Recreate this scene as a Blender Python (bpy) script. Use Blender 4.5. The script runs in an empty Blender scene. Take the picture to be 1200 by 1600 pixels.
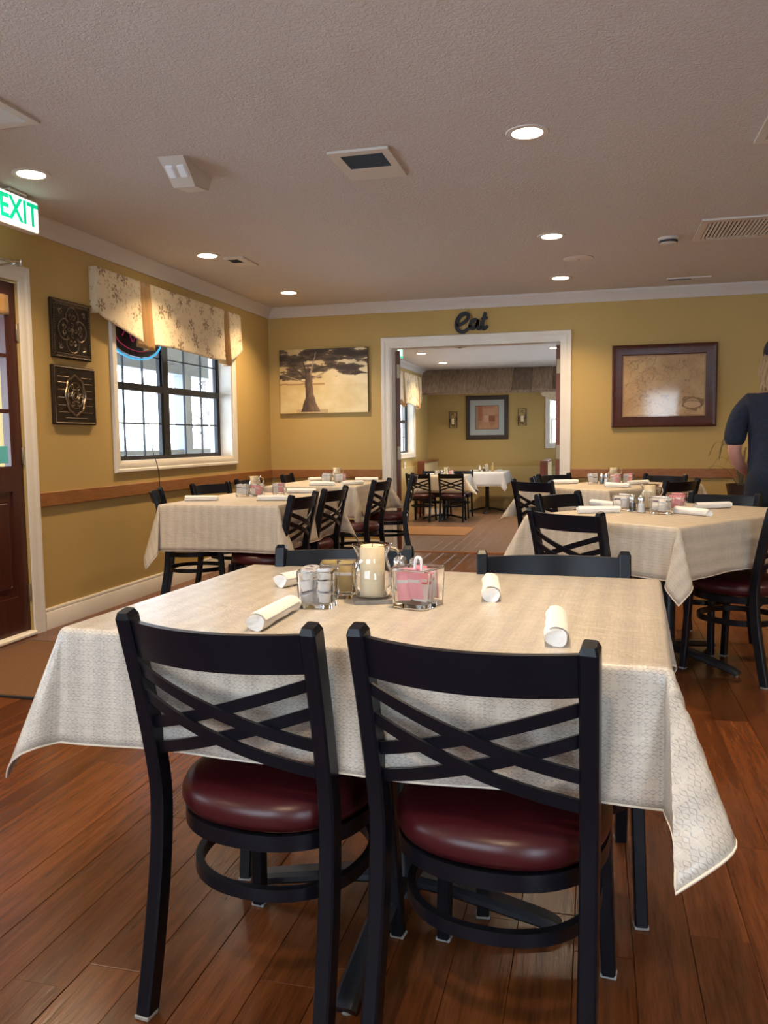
import bpy, bmesh, math, random
from mathutils import Vector, Matrix, noise

random.seed(7)
SC = bpy.context.scene
COL = SC.collection
PI = math.pi

# ------------------------------------------------------------------ camera
F_PX, YAW, PITCH, ROLL = 1285.9, -0.2501, -0.0875, -0.0119
CAM_H = 1.16
cam_data = bpy.data.cameras.new('camera')
cam_data.sensor_fit = 'VERTICAL'
cam_data.sensor_height = 24.0
cam_data.lens = F_PX / 1600.0 * 24.0
cam_data.clip_start = 0.02
cam_data.clip_end = 300
cam = bpy.data.objects.new('camera', cam_data)
COL.objects.link(cam)
_f = Vector((math.sin(YAW) * math.cos(PITCH), math.cos(YAW) * math.cos(PITCH), math.sin(PITCH)))
_r = Vector((math.cos(YAW), -math.sin(YAW), 0))
_u = _r.cross(_f)
_r2 = math.cos(ROLL) * _r + math.sin(ROLL) * _u
_u2 = -math.sin(ROLL) * _r + math.cos(ROLL) * _u
cam.matrix_world = Matrix(((_r2.x, _u2.x, -_f.x, 0), (_r2.y, _u2.y, -_f.y, 0), (_r2.z, _u2.z, -_f.z, CAM_H), (0, 0, 0, 1)))
SC.camera = cam

# ------------------------------------------------------------------ sky, exposure
world = bpy.data.worlds.new('overcast_sky')
SC.world = world
world.use_nodes = True
wn = world.node_tree.nodes
wn['Background'].inputs['Color'].default_value = (0.72, 0.86, 1.0, 1)
SKY_STRENGTH = 14.0
wn['Background'].inputs['Strength'].default_value = SKY_STRENGTH

SC.view_settings.view_transform = 'Standard'
SC.view_settings.look = 'None'
SC.view_settings.gamma = 1.0
SC.view_settings.use_curve_mapping = False
SC.view_settings.exposure = -0.10

LAMP_POWER = 19.0
LAMP_COL = (1.0, 0.73, 0.45)

# ------------------------------------------------------------------ room numbers
XL, XR, YB, YF = -3.31, 4.0, 8.16, -1.2
ZC = 2.53
WT = 0.16
YFB = 16.63
ZF = -0.24
XFR = 2.4

# ------------------------------------------------------------------ materials
MATS = {}

def mat(name, col, rough=0.5, metal=0.0, spec=0.5, coat=0.0, emis=None, estr=0.0, trans=0.0, ior=1.45, sheen=0.0):
    m = bpy.data.materials.new(name)
    m.use_nodes = True
    b = m.node_tree.nodes['Principled BSDF']
    b.inputs['Base Color'].default_value = (*col, 1)
    b.inputs['Roughness'].default_value = rough
    b.inputs['Metallic'].default_value = metal
    b.inputs['Specular IOR Level'].default_value = spec
    b.inputs['Coat Weight'].default_value = coat
    b.inputs['Transmission Weight'].default_value = trans
    b.inputs['IOR'].default_value = ior
    b.inputs['Sheen Weight'].default_value = sheen
    if emis:
        b.inputs['Emission Color'].default_value = (*emis, 1)
        b.inputs['Emission Strength'].default_value = estr
    MATS[name] = m
    return m

class NT:
    """tiny node helper"""
    def __init__(s, m):
        s.m = m; s.t = m.node_tree; s.n = s.t.nodes; s.l = s.t.links
        s.b = s.n['Principled BSDF']
    def new(s, typ, **kw):
        n = s.n.new(typ)
        for k, v in kw.items():
            setattr(n, k, v)
        return n
    def link(s, a, b):
        s.l.new(a, b)
    def coord(s, which='Object', scale=(1, 1, 1), rot=(0, 0, 0)):
        c = s.new('ShaderNodeTexCoord'); mp = s.new('ShaderNodeMapping')
        mp.inputs['Scale'].default_value = scale
        mp.inputs['Rotation'].default_value = rot
        s.link(c.outputs[which], mp.inputs['Vector'])
        return mp.outputs['Vector']
    def noise(s, vec, scale=5, detail=3, rough=0.5, dist=0.0):
        n = s.new('ShaderNodeTexNoise')
        n.inputs['Scale'].default_value = scale
        n.inputs['Detail'].default_value = detail
        n.inputs['Roughness'].default_value = rough
        n.inputs['Distortion'].default_value = dist
        if vec is not None:
            s.link(vec, n.inputs['Vector'])
        return n.outputs['Fac']
    def ramp(s, fac, stops):
        r = s.new('ShaderNodeValToRGB')
        el = r.color_ramp.elements
        while len(el) < len(stops):
            el.new(0.5)
        for e, (p, c) in zip(el, stops):
            e.position = p
            e.color = (*c, 1) if len(c) == 3 else c
        s.link(fac, r.inputs['Fac'])
        return r.outputs['Color']
    def mix(s, fac, a, b, mode='MIX'):
        n = s.new('ShaderNodeMix', data_type='RGBA', blend_type=mode)
        if isinstance(fac, (int, float)):
            n.inputs[0].default_value = fac
        else:
            s.link(fac, n.inputs[0])
        for i, v in ((6, a), (7, b)):
            if isinstance(v, tuple):
                n.inputs[i].default_value = (*v, 1)
            else:
                s.link(v, n.inputs[i])
        return n.outputs[2]
    def math(s, op, a, b=None, c=None):
        n = s.new('ShaderNodeMath', operation=op)
        for i, v in enumerate((a, b, c)):
            if v is None:
                continue
            if isinstance(v, (int, float)):
                n.inputs[i].default_value = v
            else:
                s.link(v, n.inputs[i])
        return n.outputs[0]
    def bump(s, h, strength=0.3, dist=0.01):
        n = s.new('ShaderNodeBump')
        n.inputs['Strength'].default_value = strength
        n.inputs['Distance'].default_value = dist
        s.link(h, n.inputs['Height'])
        s.link(n.outputs['Normal'], s.b.inputs['Normal'])
    def base(s, c):
        s.link(c, s.b.inputs['Base Color'])

# painted wall, orange-peel
def wall_paint(name, col):
    m = mat(name, col, 0.6, spec=0.3)
    n = NT(m); v = n.coord('Object')
    f = n.noise(v, 1.3, 3)
    n.base(n.mix(f, tuple(c * 0.93 for c in col), tuple(min(1, c * 1.06) for c in col)))
    n.bump(n.noise(v, 140, 2), 0.18, 0.003)
    return m
WALL_C = (0.48, 0.33, 0.118)
wall_paint('wall_paint', WALL_C)
wall_paint('wainscot_paint', (0.58, 0.45, 0.21))

def ceiling_mat():
    m = mat('ceiling_texture', (0.60, 0.55, 0.51), 0.8, spec=0.2)
    n = NT(m); v = n.coord('Object')
    a = n.noise(v, 62, 4, 0.6, 0.8)
    b = n.ramp(a, [(0.42, (0, 0, 0)), (0.62, (1, 1, 1))])
    c = n.noise(v, 160, 2)
    h = n.math('ADD', b, n.math('MULTIPLY', c, 0.4))
    n.bump(h, 0.45, 0.005)
ceiling_mat()
mat('ceiling_far', (0.74, 0.73, 0.72), 0.8)

def trim_mat():
    m = mat('trim_white', (0.74, 0.69, 0.60), 0.4)
    n = NT(m); v = n.coord('Object')
    n.base(n.mix(n.noise(v, 6, 4), (0.70, 0.645, 0.55), (0.78, 0.73, 0.64)))
trim_mat()
mat('crown_white', (0.60, 0.55, 0.50), 0.6)

def wood(name, c1, c2, rough=0.35, scale=(1, 12, 12), coat=0.0, bump=0.1, per_obj=0.0, spec=0.5):
    m = mat(name, c1, rough, coat=coat, spec=spec)
    n = NT(m); v = n.coord('Object', scale)
    if per_obj:
        oi = n.new('ShaderNodeObjectInfo')
        add = n.new('ShaderNodeVectorMath', operation='ADD')
        cmb = n.new('ShaderNodeCombineXYZ')
        k = n.math('MULTIPLY', oi.outputs['Random'], 37.0)
        n.link(k, cmb.inputs[0]); n.link(k, cmb.inputs[1]); n.link(k, cmb.inputs[2])
        n.link(v, add.inputs[0]); n.link(cmb.outputs[0], add.inputs[1])
        v = add.outputs[0]
    f = n.noise(v, 3.0, 6, 0.58, 0.15)
    g = n.noise(v, 14.0, 3, 0.5)
    ff = n.math('ADD', n.math('MULTIPLY', f, 0.7), n.math('MULTIPLY', g, 0.3))
    c = n.ramp(ff, [(0.34, c1), (0.66, c2)])
    if per_obj:
        val = n.math('MULTIPLY_ADD', oi.outputs['Random'], per_obj, 1 - per_obj * 0.5)
        hs = n.new('ShaderNodeHueSaturation')
        n.link(val, hs.inputs['Value']); n.link(c, hs.inputs['Color'])
        c = hs.outputs['Color']
    n.base(c)
    n.bump(ff, bump, 0.004)
    return m
fl = wood('floor_plank', (0.070, 0.021, 0.007), (0.160, 0.052, 0.016), 0.27, (14, 1.0, 4), bump=0.22, per_obj=0.45)
_n = NT(fl)
_rv = _n.noise(_n.coord('Object', (3, 1, 1)), 5, 4)
_n.link(_n.math('MULTIPLY_ADD', _rv, 0.22, 0.12), _n.b.inputs['Roughness'])
wood('floor_far', (0.15, 0.085, 0.055), (0.235, 0.14, 0.09), 0.33, (9, 0.9, 4), bump=0.05)
wood('rail_wood', (0.20, 0.075, 0.02), (0.36, 0.15, 0.045), 0.4, (6, 6, 40))
wood('rail_wood_y', (0.20, 0.075, 0.02), (0.36, 0.15, 0.045), 0.4, (6, 3, 40))
wood('mahogany', (0.038, 0.010, 0.007), (0.075, 0.018, 0.011), 0.3, (14, 14, 1.2))
wood('door_red_wood', (0.13, 0.035, 0.014), (0.21, 0.065, 0.025), 0.35, (14, 14, 1.2))
wood('frame_mahogany', (0.055, 0.016, 0.010), (0.09, 0.026, 0.015), 0.3, (8, 8, 8))
wood('dark_frame', (0.025, 0.015, 0.011), (0.05, 0.03, 0.02), 0.35, (8, 8, 8))
wood('barn_board', (0.16, 0.11, 0.075), (0.36, 0.255, 0.17), 0.85, (10, 2, 2), bump=0.5, per_obj=0.7)
wood('table_wood', (0.12, 0.05, 0.025), (0.2, 0.09, 0.04), 0.4)
mat('black_metal', (0.0045, 0.0055, 0.0095), 0.34, spec=0.30)
_m = NT(MATS['black_metal']); _m.bump(_m.noise(_m.coord('Object'), 420, 2), 0.12, 0.0006)
mat('cast_iron', (0.02, 0.023, 0.03), 0.33, metal=0.2)
mat('glide', (0.30, 0.30, 0.29), 0.5)

def vinyl():
    m = mat('burgundy_vinyl', (0.05, 0.007, 0.010), 0.34, spec=0.5)
    n = NT(m); v = n.coord('Object')
    n.base(n.mix(n.noise(v, 7, 3), (0.040, 0.005, 0.008), (0.062, 0.008, 0.011)))
    n.bump(n.noise(v, 260, 2), 0.18, 0.001)
vinyl()

def cloth(name, c_light, c_dark, rough=0.5, line_dir=1, gloss=0.35):
    m = mat(name, c_light, rough, spec=gloss)
    n = NT(m)
    uv = n.new('ShaderNodeTexCoord').outputs['UV']
    sep = n.new('ShaderNodeSeparateXYZ'); n.link(uv, sep.inputs[0])
    k = 2 * PI / 0.024
    wob = n.noise(uv, 30, 2)
    w2 = n.math('MULTIPLY', n.math('SUBTRACT', wob, 0.5), 2.4)
    sx = n.math('SINE', n.math('ADD', n.math('MULTIPLY', sep.outputs[0], k), w2))
    sy = n.math('SINE', n.math('ADD', n.math('MULTIPLY', sep.outputs[1], k * 1.0), w2))
    brk = n.noise(uv, 55, 2)
    if line_dir == 1:      # chains of small bow-ties
        lines = n.math('ABSOLUTE', n.math('SUBTRACT', n.math('ABSOLUTE', sy), n.math('MULTIPLY_ADD', n.math('ABSOLUTE', sx), 0.75, 0.08)))
        msk = n.math('LESS_THAN', lines, 0.13)
        msk = n.math('MULTIPLY', msk, n.math('GREATER_THAN', brk, 0.44))
    else:                  # broken fine lines
        lines = n.math('ABSOLUTE', sx if line_dir == 2 else sy)
        msk = n.math('MULTIPLY', n.math('LESS_THAN', lines, 0.16), n.math('GREATER_THAN', brk, 0.50))
    band = n.math('MULTIPLY', n.math('SINE', n.math('MULTIPLY', sep.outputs[0], 2 * PI / 0.058)), 0.10)
    fine = n.noise(uv, 900, 2)
    # woven warp / weft streaks
    mpx = n.new('ShaderNodeMapping'); mpx.inputs['Scale'].default_value = (8, 260, 1); n.link(uv, mpx.inputs['Vector'])
    mpy = n.new('ShaderNodeMapping'); mpy.inputs['Scale'].default_value = (260, 8, 1); n.link(uv, mpy.inputs['Vector'])
    wv = n.math('ADD', n.noise(mpx.outputs[0], 1, 2), n.noise(mpy.outputs[0], 1, 2))
    wv = n.math('MULTIPLY_ADD', wv, 0.9, -0.45)
    blot = n.noise(uv, 9, 3)
    f = n.math('ADD', n.math('MULTIPLY', msk, 0.55), n.math('ADD', n.math('MULTIPLY', wv, 0.55), n.math('ADD', band, n.math('MULTIPLY', n.math('SUBTRACT', blot, 0.5), 0.40))))
    f = n.math('MINIMUM', n.math('MAXIMUM', f, 0.0), 1.0)
    n.base(n.mix(f, c_light, c_dark))
    crease = n.noise(uv, 7, 5, 0.6, 1.4)
    h = n.math('ADD', n.math('MULTIPLY', wv, 0.30), n.math('MULTIPLY', crease, 2.6 if line_dir == 1 else 1.6))
    h = n.math('ADD', h, n.math('MULTIPLY', fine, 0.10))
    n.bump(h, 0.40, 0.004)
    if line_dir == 1:
        n.b.inputs['Coat Weight'].default_value = 0.35; n.b.inputs['Coat Roughness'].default_value = 0.10
        n.link(n.b.inputs['Normal'].links[0].from_socket, n.b.inputs['Coat Normal'])
    return m
cloth('tablecloth_vinyl', (0.64, 0.59, 0.51), (0.29, 0.27, 0.25), 0.30, gloss=0.5)
cloth('tablecloth_cream', (0.60, 0.53, 0.43), (0.31, 0.26, 0.20), 0.5, line_dir=3)
mat('white_linen', (0.80, 0.80, 0.80), 0.75)
mat('hem_cloth', (0.68, 0.62, 0.52), 0.7)
mat('napkin_white', (0.83, 0.82, 0.80), 0.85)
_m = NT(MATS['napkin_white']); _m.bump(_m.noise(_m.coord('Object', (1, 1, 1)), 60, 3), 0.25, 0.003)
mat('glass', (1, 1, 1), 0.02, trans=1.0, ior=1.45)
mat('candle_wax', (0.80, 0.68, 0.46), 0.55)
MATS['candle_wax'].node_tree.nodes['Principled BSDF'].inputs['Subsurface Weight'].default_value = 0.0
mat('wick', (0.03, 0.025, 0.02), 0.9)
mat('slate', (0.22, 0.20, 0.18), 0.8)
_m = NT(MATS['slate']); _v = _m.coord('Object'); _m.base(_m.mix(_m.noise(_v, 45, 4), (0.13, 0.12, 0.11), (0.34, 0.30, 0.26))); _m.bump(_m.noise(_v, 60, 4), 0.5, 0.003)
mat('steel', (0.6, 0.6, 0.6), 0.25, metal=1.0)
mat('brass_dull', (0.35, 0.27, 0.17), 0.4, metal=0.9)
mat('paper_white', (0.82, 0.81, 0.80), 0.8)
mat('paper_pink', (0.80, 0.33, 0.38), 0.8)
mat('paper_gold', (0.48, 0.34, 0.12), 0.7)
mat('paper_blue', (0.45, 0.58, 0.75), 0.8)
mat('foil_lid', (0.55, 0.55, 0.60), 0.35, metal=0.3)
mat('print_dark', (0.12, 0.10, 0.14), 0.8)
mat('print_red', (0.55, 0.09, 0.09), 0.8)
mat('salt', (0.85, 0.84, 0.82), 0.9)
mat('pepper', (0.10, 0.085, 0.07), 0.9)
mat('black_frame', (0.008, 0.009, 0.013), 0.4)
mat('plastic_white', (0.62, 0.57, 0.50), 0.5)
mat('vent_dark', (0.03, 0.03, 0.032), 0.7)
mat('louvre_grey', (0.10, 0.10, 0.105), 0.6)
mat('lamp_lens', (1, 0.95, 0.85), 0.5, emis=(1.0, 0.88, 0.68), estr=45.0)
mat('exit_panel', (0.9, 0.95, 0.92), 0.4, emis=(0.92, 1.0, 0.95), estr=1.6)
mat('exit_green', (0.0, 0.45, 0.20), 0.4, emis=(0.0, 0.75, 0.36), estr=0.75)
mat('neon_blue', (0.1, 0.5, 1), 0.4, emis=(0.05, 0.55, 1.0), estr=0.7)
mat('neon_pink', (0.4, 0.03, 0.12), 0.4, emis=(1.0, 0.06, 0.28), estr=0.10)
mat('sign_black', (0.01, 0.01, 0.014), 0.45)
mat('gold_fabric', (0.40, 0.215, 0.065), 0.6, sheen=0.3)
mat('mat_brown', (0.11, 0.05, 0.02), 0.95)
_m = NT(MATS['mat_brown']); _v = _m.coord('Object'); _m.base(_m.mix(_m.noise(_v, 160, 2), (0.05, 0.02, 0.008), (0.20, 0.095, 0.035))); _m.bump(_m.noise(_v, 160, 2), 0.6, 0.006)
mat('mat_tan', (0.27, 0.13, 0.045), 0.95)
mat('rubber', (0.015, 0.015, 0.015), 0.7)
mat('snow', (0.85, 0.87, 0.9), 0.8)
mat('porch_blue', (0.23, 0.26, 0.31), 0.7)
mat('porch_floor', (0.4, 0.4, 0.42), 0.8)
mat('bark', (0.12, 0.10, 0.09), 0.9)
mat('hedge', (0.22, 0.27, 0.22), 0.9)
mat('outside_brick', (0.42, 0.33, 0.30), 0.9)
mat('sticker_aqua', (0.12, 0.55, 0.60), 0.5)
mat('blind_white', (0.82, 0.85, 0.88), 0.6)
mat('skin', (0.56, 0.27, 0.20), 0.5)
MATS['skin'].node_tree.nodes['Principled BSDF'].inputs['Subsurface Weight'].default_value = 0.08
MATS['skin'].node_tree.nodes['Principled BSDF'].inputs['Subsurface Radius'].default_value = (0.02, 0.008, 0.004)
mat('navy_shirt', (0.012, 0.017, 0.034), 0.85)
_m = NT(MATS['navy_shirt']); _m.bump(_m.noise(_m.coord('Object'), 14, 3), 0.5, 0.03)
mat('dark_jeans', (0.010, 0.012, 0.020), 0.85)
mat('shoe_black', (0.012, 0.012, 0.012), 0.5)
mat('cap_black', (0.012, 0.012, 0.016), 0.8)
mat('hair_blonde', (0.30, 0.19, 0.09), 0.55)
_m = NT(MATS['hair_blonde']); _v = _m.coord('Object', (1, 1, 0.35)); _m.base(_m.mix(_m.noise(_v, 60, 3), (0.16, 0.09, 0.04), (0.48, 0.33, 0.17))); _m.bump(_m.noise(_v, 90, 3), 0.8, 0.01)
mat('eye_white', (0.8, 0.8, 0.8), 0.2)
mat('lip', (0.5, 0.16, 0.14), 0.5)
mat('leaf_brown', (0.11, 0.085, 0.035), 0.7)
mat('pot_dark', (0.05, 0.028, 0.02), 0.5)
mat('soil', (0.04, 0.025, 0.015), 0.9)
mat('booth_cream', (0.56, 0.42, 0.22), 0.6)

# pewter relief tiles
m_ = mat('pewter', (0.2, 0.15, 0.1), 0.34, metal=0.85)
_m = NT(m_); _v = _m.coord('Object'); _m.base(_m.mix(_m.noise(_v, 40, 4), (0.12, 0.085, 0.055), (0.34, 0.27, 0.19))); _m.bump(_m.noise(_v, 150, 3), 0.3, 0.002)
m_ = mat('pewter_dark', (0.028, 0.017, 0.011), 0.5, metal=0.6)
_m = NT(m_); _v = _m.coord('Object'); _m.base(_m.mix(_m.noise(_v, 25, 4), (0.016, 0.009, 0.006), (0.055, 0.034, 0.02)))

# window pane: clear sheet that lets daylight through and mirrors a little
def pane_mat(name, tint=(1, 1, 1), refl=0.07):
    m = bpy.data.materials.new(name); m.use_nodes = True
    t = m.node_tree; t.nodes.clear()
    o = t.nodes.new('ShaderNodeOutputMaterial')
    tr = t.nodes.new('ShaderNodeBsdfTransparent'); tr.inputs[0].default_value = (*tint, 1)
    gl = t.nodes.new('ShaderNodeBsdfGlossy'); gl.inputs['Roughness'].default_value = 0.02
    fr = t.nodes.new('ShaderNodeFresnel'); fr.inputs[0].default_value = 1.45
    mx = t.nodes.new('ShaderNodeMixShader')
    t.links.new(fr.outputs[0], mx.inputs[0]); t.links.new(tr.outputs[0], mx.inputs[1]); t.links.new(gl.outputs[0], mx.inputs[2])
    t.links.new(mx.outputs[0], o.inputs[0])
    MATS[name] = m
pane_mat('window_pane')

# printed fabric of the valances: cream with scattered brown flowers, leaves
def valance_fabric():
    m = mat('floral_fabric', (0.72, 0.58, 0.37), 0.8, sheen=0.2)
    n = NT(m)
    uv = n.new('ShaderNodeTexCoord').outputs['UV']
    def flowers(scale, off, petals, rad, inner):
        mp = n.new('ShaderNodeMapping'); mp.inputs['Scale'].default_value = (scale, scale, 1); mp.inputs['Location'].default_value = (off, off * 1.7, 0)
        n.link(uv, mp.inputs['Vector'])
        vo = n.new('ShaderNodeTexVoronoi', voronoi_dimensions='2D', feature='F1')
        vo.inputs['Scale'].default_value = 1.0
        vo.inputs['Randomness'].default_value = 0.75
        n.link(mp.outputs[0], vo.inputs['Vector'])
        sub = n.new('ShaderNodeVectorMath', operation='SUBTRACT')
        n.link(mp.outputs[0], sub.inputs[0]); n.link(vo.outputs['Position'], sub.inputs[1])
        sp = n.new('ShaderNodeSeparateXYZ'); n.link(sub.outputs[0], sp.inputs[0])
        ang = n.math('ARCTAN2', sp.outputs[1], sp.outputs[0])
        sc = n.new('ShaderNodeSeparateColor'); n.link(vo.outputs['Color'], sc.inputs[0])
        ang = n.math('ADD', ang, n.math('MULTIPLY', sc.outputs[0], 6.28))
        pet = n.math('ABSOLUTE', n.math('COSINE', n.math('MULTIPLY', ang, petals / 2)))
        lim = n.math('MULTIPLY', n.math('MULTIPLY_ADD', pet, 0.75, 0.25), n.math('MULTIPLY_ADD', sc.outputs[1], rad * 0.5, rad * 0.65))
        a = n.math('LESS_THAN', vo.outputs['Distance'], lim)
        b = n.math('GREATER_THAN', vo.outputs['Distance'], n.math('MULTIPLY', lim, inner))
        pick = n.math('GREATER_THAN', sc.outputs[2], 0.25)
        return n.math('MULTIPLY', n.math('MULTIPLY', a, b), pick)
    f1 = flowers(5.2, 0.3, 6, 0.30, 0.0)
    f2 = flowers(8.0, 3.1, 5, 0.30, 0.55)
    f3 = flowers(14.0, 7.7, 3, 0.30, 0.35)
    bl = n.noise(uv, 40, 4, 0.7)
    base = n.mix(n.noise(uv, 3, 3), (0.66, 0.52, 0.32), (0.78, 0.65, 0.44))
    brk = n.math('GREATER_THAN', bl, 0.47)
    c = n.mix(n.math('MULTIPLY', n.math('MULTIPLY', f2, brk), 0.65), base, (0.33, 0.26, 0.15))
    c = n.mix(n.math('MULTIPLY', n.math('MULTIPLY', f3, brk), 0.6), c, (0.42, 0.25, 0.12))
    c = n.mix(n.math('MULTIPLY', n.math('MULTIPLY', f1, brk), 0.85), c, (0.22, 0.12, 0.06))
    n.base(c)
    n.bump(n.noise(uv, 300, 2), 0.2, 0.001)
valance_fabric()

# colour-attribute prints (paintings, maps)
def print_mat(name, rough=0.5, coat=0.0):
    m = mat(name, (0.5, 0.5, 0.5), rough, coat=coat)
    n = NT(m)
    a = n.new('ShaderNodeVertexColor', layer_name='paint')
    n.base(a.outputs['Color'])
    if coat:
        n.b.inputs['Coat Roughness'].default_value = 0.08
print_mat('canvas_print', 0.65)
print_mat('glazed_print', 0.6, coat=1.0)

# ------------------------------------------------------------------ mesh builder
class MB:
    def __init__(s):
        s.v = []; s.f = []; s.uv = None
    def add(s, vs, fs):
        o = len(s.v)
        s.v += [tuple(p) for p in vs]
        s.f += [tuple(i + o for i in f) for f in fs]
        return s
    def box(s, x0, x1, y0, y1, z0, z1):
        vs = [(x0, y0, z0), (x1, y0, z0), (x1, y1, z0), (x0, y1, z0), (x0, y0, z1), (x1, y0, z1), (x1, y1, z1), (x0, y1, z1)]
        return s.add(vs, [(3, 2, 1, 0), (4, 5, 6, 7), (0, 1, 5, 4), (1, 2, 6, 5), (2, 3, 7, 6), (3, 0, 4, 7)])
    def cbox(s, x0, x1, y0, y1, z0, z1, c=0.004):
        """box with all edges chamfered"""
        bm = bmesh.new()
        M = Matrix.Translation(((x0 + x1) / 2, (y0 + y1) / 2, (z0 + z1) / 2)) @ Matrix.Diagonal((x1 - x0, y1 - y0, z1 - z0, 1))
        bmesh.ops.create_cube(bm, size=1.0, matrix=M)
        bmesh.ops.bevel(bm, geom=list(bm.edges), offset=c, segments=1, affect='EDGES', profile=0.5)
        bm.verts.index_update()
        s.add([v.co[:] for v in bm.verts], [[v.index for v in f.verts] for f in bm.faces])
        bm.free()
        return s
    def tbox(s, M, sx, sy, sz, c=0.0):
        t = MB()
        if c:
            t.cbox(-sx / 2, sx / 2, -sy / 2, sy / 2, -sz / 2, sz / 2, c)
        else:
            t.box(-sx / 2, sx / 2, -sy / 2, sy / 2, -sz / 2, sz / 2)
        return s.add([M @ Vector(p) for p in t.v], t.f)
    def prism(s, pts, axis, a0, a1):
        """extrude polygon pts (2D) along axis 'x','y','z'"""
        n = len(pts)
        def mk(p, a):
            if axis == 'x': return (a, p[0], p[1])
            if axis == 'y': return (p[0], a, p[1])
            return (p[0], p[1], a)
        vs = [mk(p, a0) for p in pts] + [mk(p, a1) for p in pts]
        fs = [(i, (i + 1) % n, n + (i + 1) % n, n + i) for i in range(n)]
        fs += [tuple(range(n))[::-1], tuple(range(n, 2 * n))]
        return s.add(vs, fs)
    def sweep(s, path, prof, up=None, closed=False, cap=True, scales=None):
        """prof: list of (a,b): a along side vector, b along 'up'"""
        path = [Vector(p) for p in path]
        n = len(path); k = len(prof)
        vs = []
        pu = None
        for i, p in enumerate(path):
            if closed:
                t = path[(i + 1) % n] - path[(i - 1) % n]
            else:
                t = path[min(i + 1, n - 1)] - path[max(i - 1, 0)]
            t.normalize()
            if up is not None:
                u = Vector(up) if not callable(up) else Vector(up(i))
                u = (u - t * u.dot(t))
                if u.length < 1e-5:
                    u = Vector((0, 1, 0)) - t * t.y
            else:
                if pu is None:
                    u = Vector((0, 0, 1)) if abs(t.z) < 0.9 else Vector((1, 0, 0))
                else:
                    u = pu
                u = u - t * u.dot(t)
            u.normalize(); pu = u
            sd = t.cross(u)
            sc = scales[i] if scales else 1.0
            for a, b in prof:
                vs.append(p + sd * a * sc + u * b * sc)
        fs = []
        m = n if closed else n - 1
        for i in range(m):
            j = (i + 1) % n
            for q in range(k):
                r = (q + 1) % k
                fs.append((i * k + q, i * k + r, j * k + r, j * k + q))
        if cap and not closed:
            fs.append(tuple(range(k))[::-1])
            fs.append(tuple((n - 1) * k + q for q in range(k)))
        return s.add(vs, fs)
    def tube(s, path, r, n=8, closed=False, scales=None):
        prof = [(r * math.cos(2 * PI * q / n), r * math.sin(2 * PI * q / n)) for q in range(n)]
        return s.sweep(path, prof, closed=closed, scales=scales)
    def lathe(s, prof, n=24, c=(0, 0, 0)):
        k = len(prof)
        vs = []
        for i in range(n):
            a = 2 * PI * i / n
            for r, z in prof:
                vs.append((c[0] + r * math.cos(a), c[1] + r * math.sin(a), c[2] + z))
        fs = []
        for i in range(n):
            j = (i + 1) % n
            for q in range(k - 1):
                fs.append((i * k + q, j * k + q, j * k + q + 1, i * k + q + 1))
        return s.add(vs, fs)
    def xform(s, M):
        s.v = [tuple(M @ Vector(p)) for p in s.v]
        return s
    def build(s, name, m, parent=None, smooth=True, angle=40, clean=True):
        me = bpy.data.meshes.new(name)
        me.from_pydata(s.v, [], s.f)
        if clean:
            bm = bmesh.new(); bm.from_mesh(me)
            bmesh.ops.remove_doubles(bm, verts=bm.verts, dist=1e-6)
            bmesh.ops.recalc_face_normals(bm, faces=bm.faces)
            bm.to_mesh(me); bm.free()
        if smooth:
            me.polygons.foreach_set('use_smooth', [True] * len(me.polygons))
            me.set_sharp_from_angle(angle=math.radians(angle))
        if m:
            me.materials.append(MATS[m] if isinstance(m, str) else m)
        o = bpy.data.objects.new(name, me)
        COL.objects.link(o)
        if parent:
            o.parent = parent
        return o

def tag(o, label, cat, group=None, kind=None):
    o['label'] = label; o['category'] = cat
    if group: o['group'] = group
    if kind: o['kind'] = kind
    return o
def thing(name, label, cat, loc=(0, 0, 0), rz=0.0, group=None):
    o = bpy.data.objects.new(name, None)
    o.empty_display_size = 0.05
    COL.objects.link(o)
    o.location = loc; o.rotation_euler = (0, 0, rz)
    return tag(o, label, cat, group)
def struct(o):
    o['kind'] = 'structure'
    return o
def dup(root, loc, rz, label, group=None):
    r = root.copy(); COL.objects.link(r)
    r.location = loc; r.rotation_euler = (root.rotation_euler[0], root.rotation_euler[1], rz)
    r['label'] = label
    if group: r['group'] = group
    for ch in list(root.children):
        if ch.type == 'LIGHT': continue
        c = ch.copy(); COL.objects.link(c); c.parent = r
        for g in ch.children:
            d = g.copy(); COL.objects.link(d); d.parent = c
    return r
def catmull(pts, n=6):
    out = []
    P = [Vector(p) for p in pts]
    for i in range(len(P) - 1):
        p0 = P[max(i - 1, 0)]; p1 = P[i]; p2 = P[i + 1]; p3 = P[min(i + 2, len(P) - 1)]
        for k in range(n):
            t = k / n
            out.append(0.5 * ((2 * p1) + (p2 - p0) * t + (2 * p0 - 5 * p1 + 4 * p2 - p3) * t * t + (3 * p1 - p0 - 3 * p2 + p3) * t ** 3))
    out.append(P[-1])
    return out
def rect(w, h):
    return [(-w / 2, -h / 2), (w / 2, -h / 2), (w / 2, h / 2), (-w / 2, h / 2)]
def crect(w, h, c):
    w /= 2; h /= 2
    return [(-w + c, -h), (w - c, -h), (w, -h + c), (w, h - c), (w - c, h), (-w + c, h), (-w, h - c), (-w, -h + c)]
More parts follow.
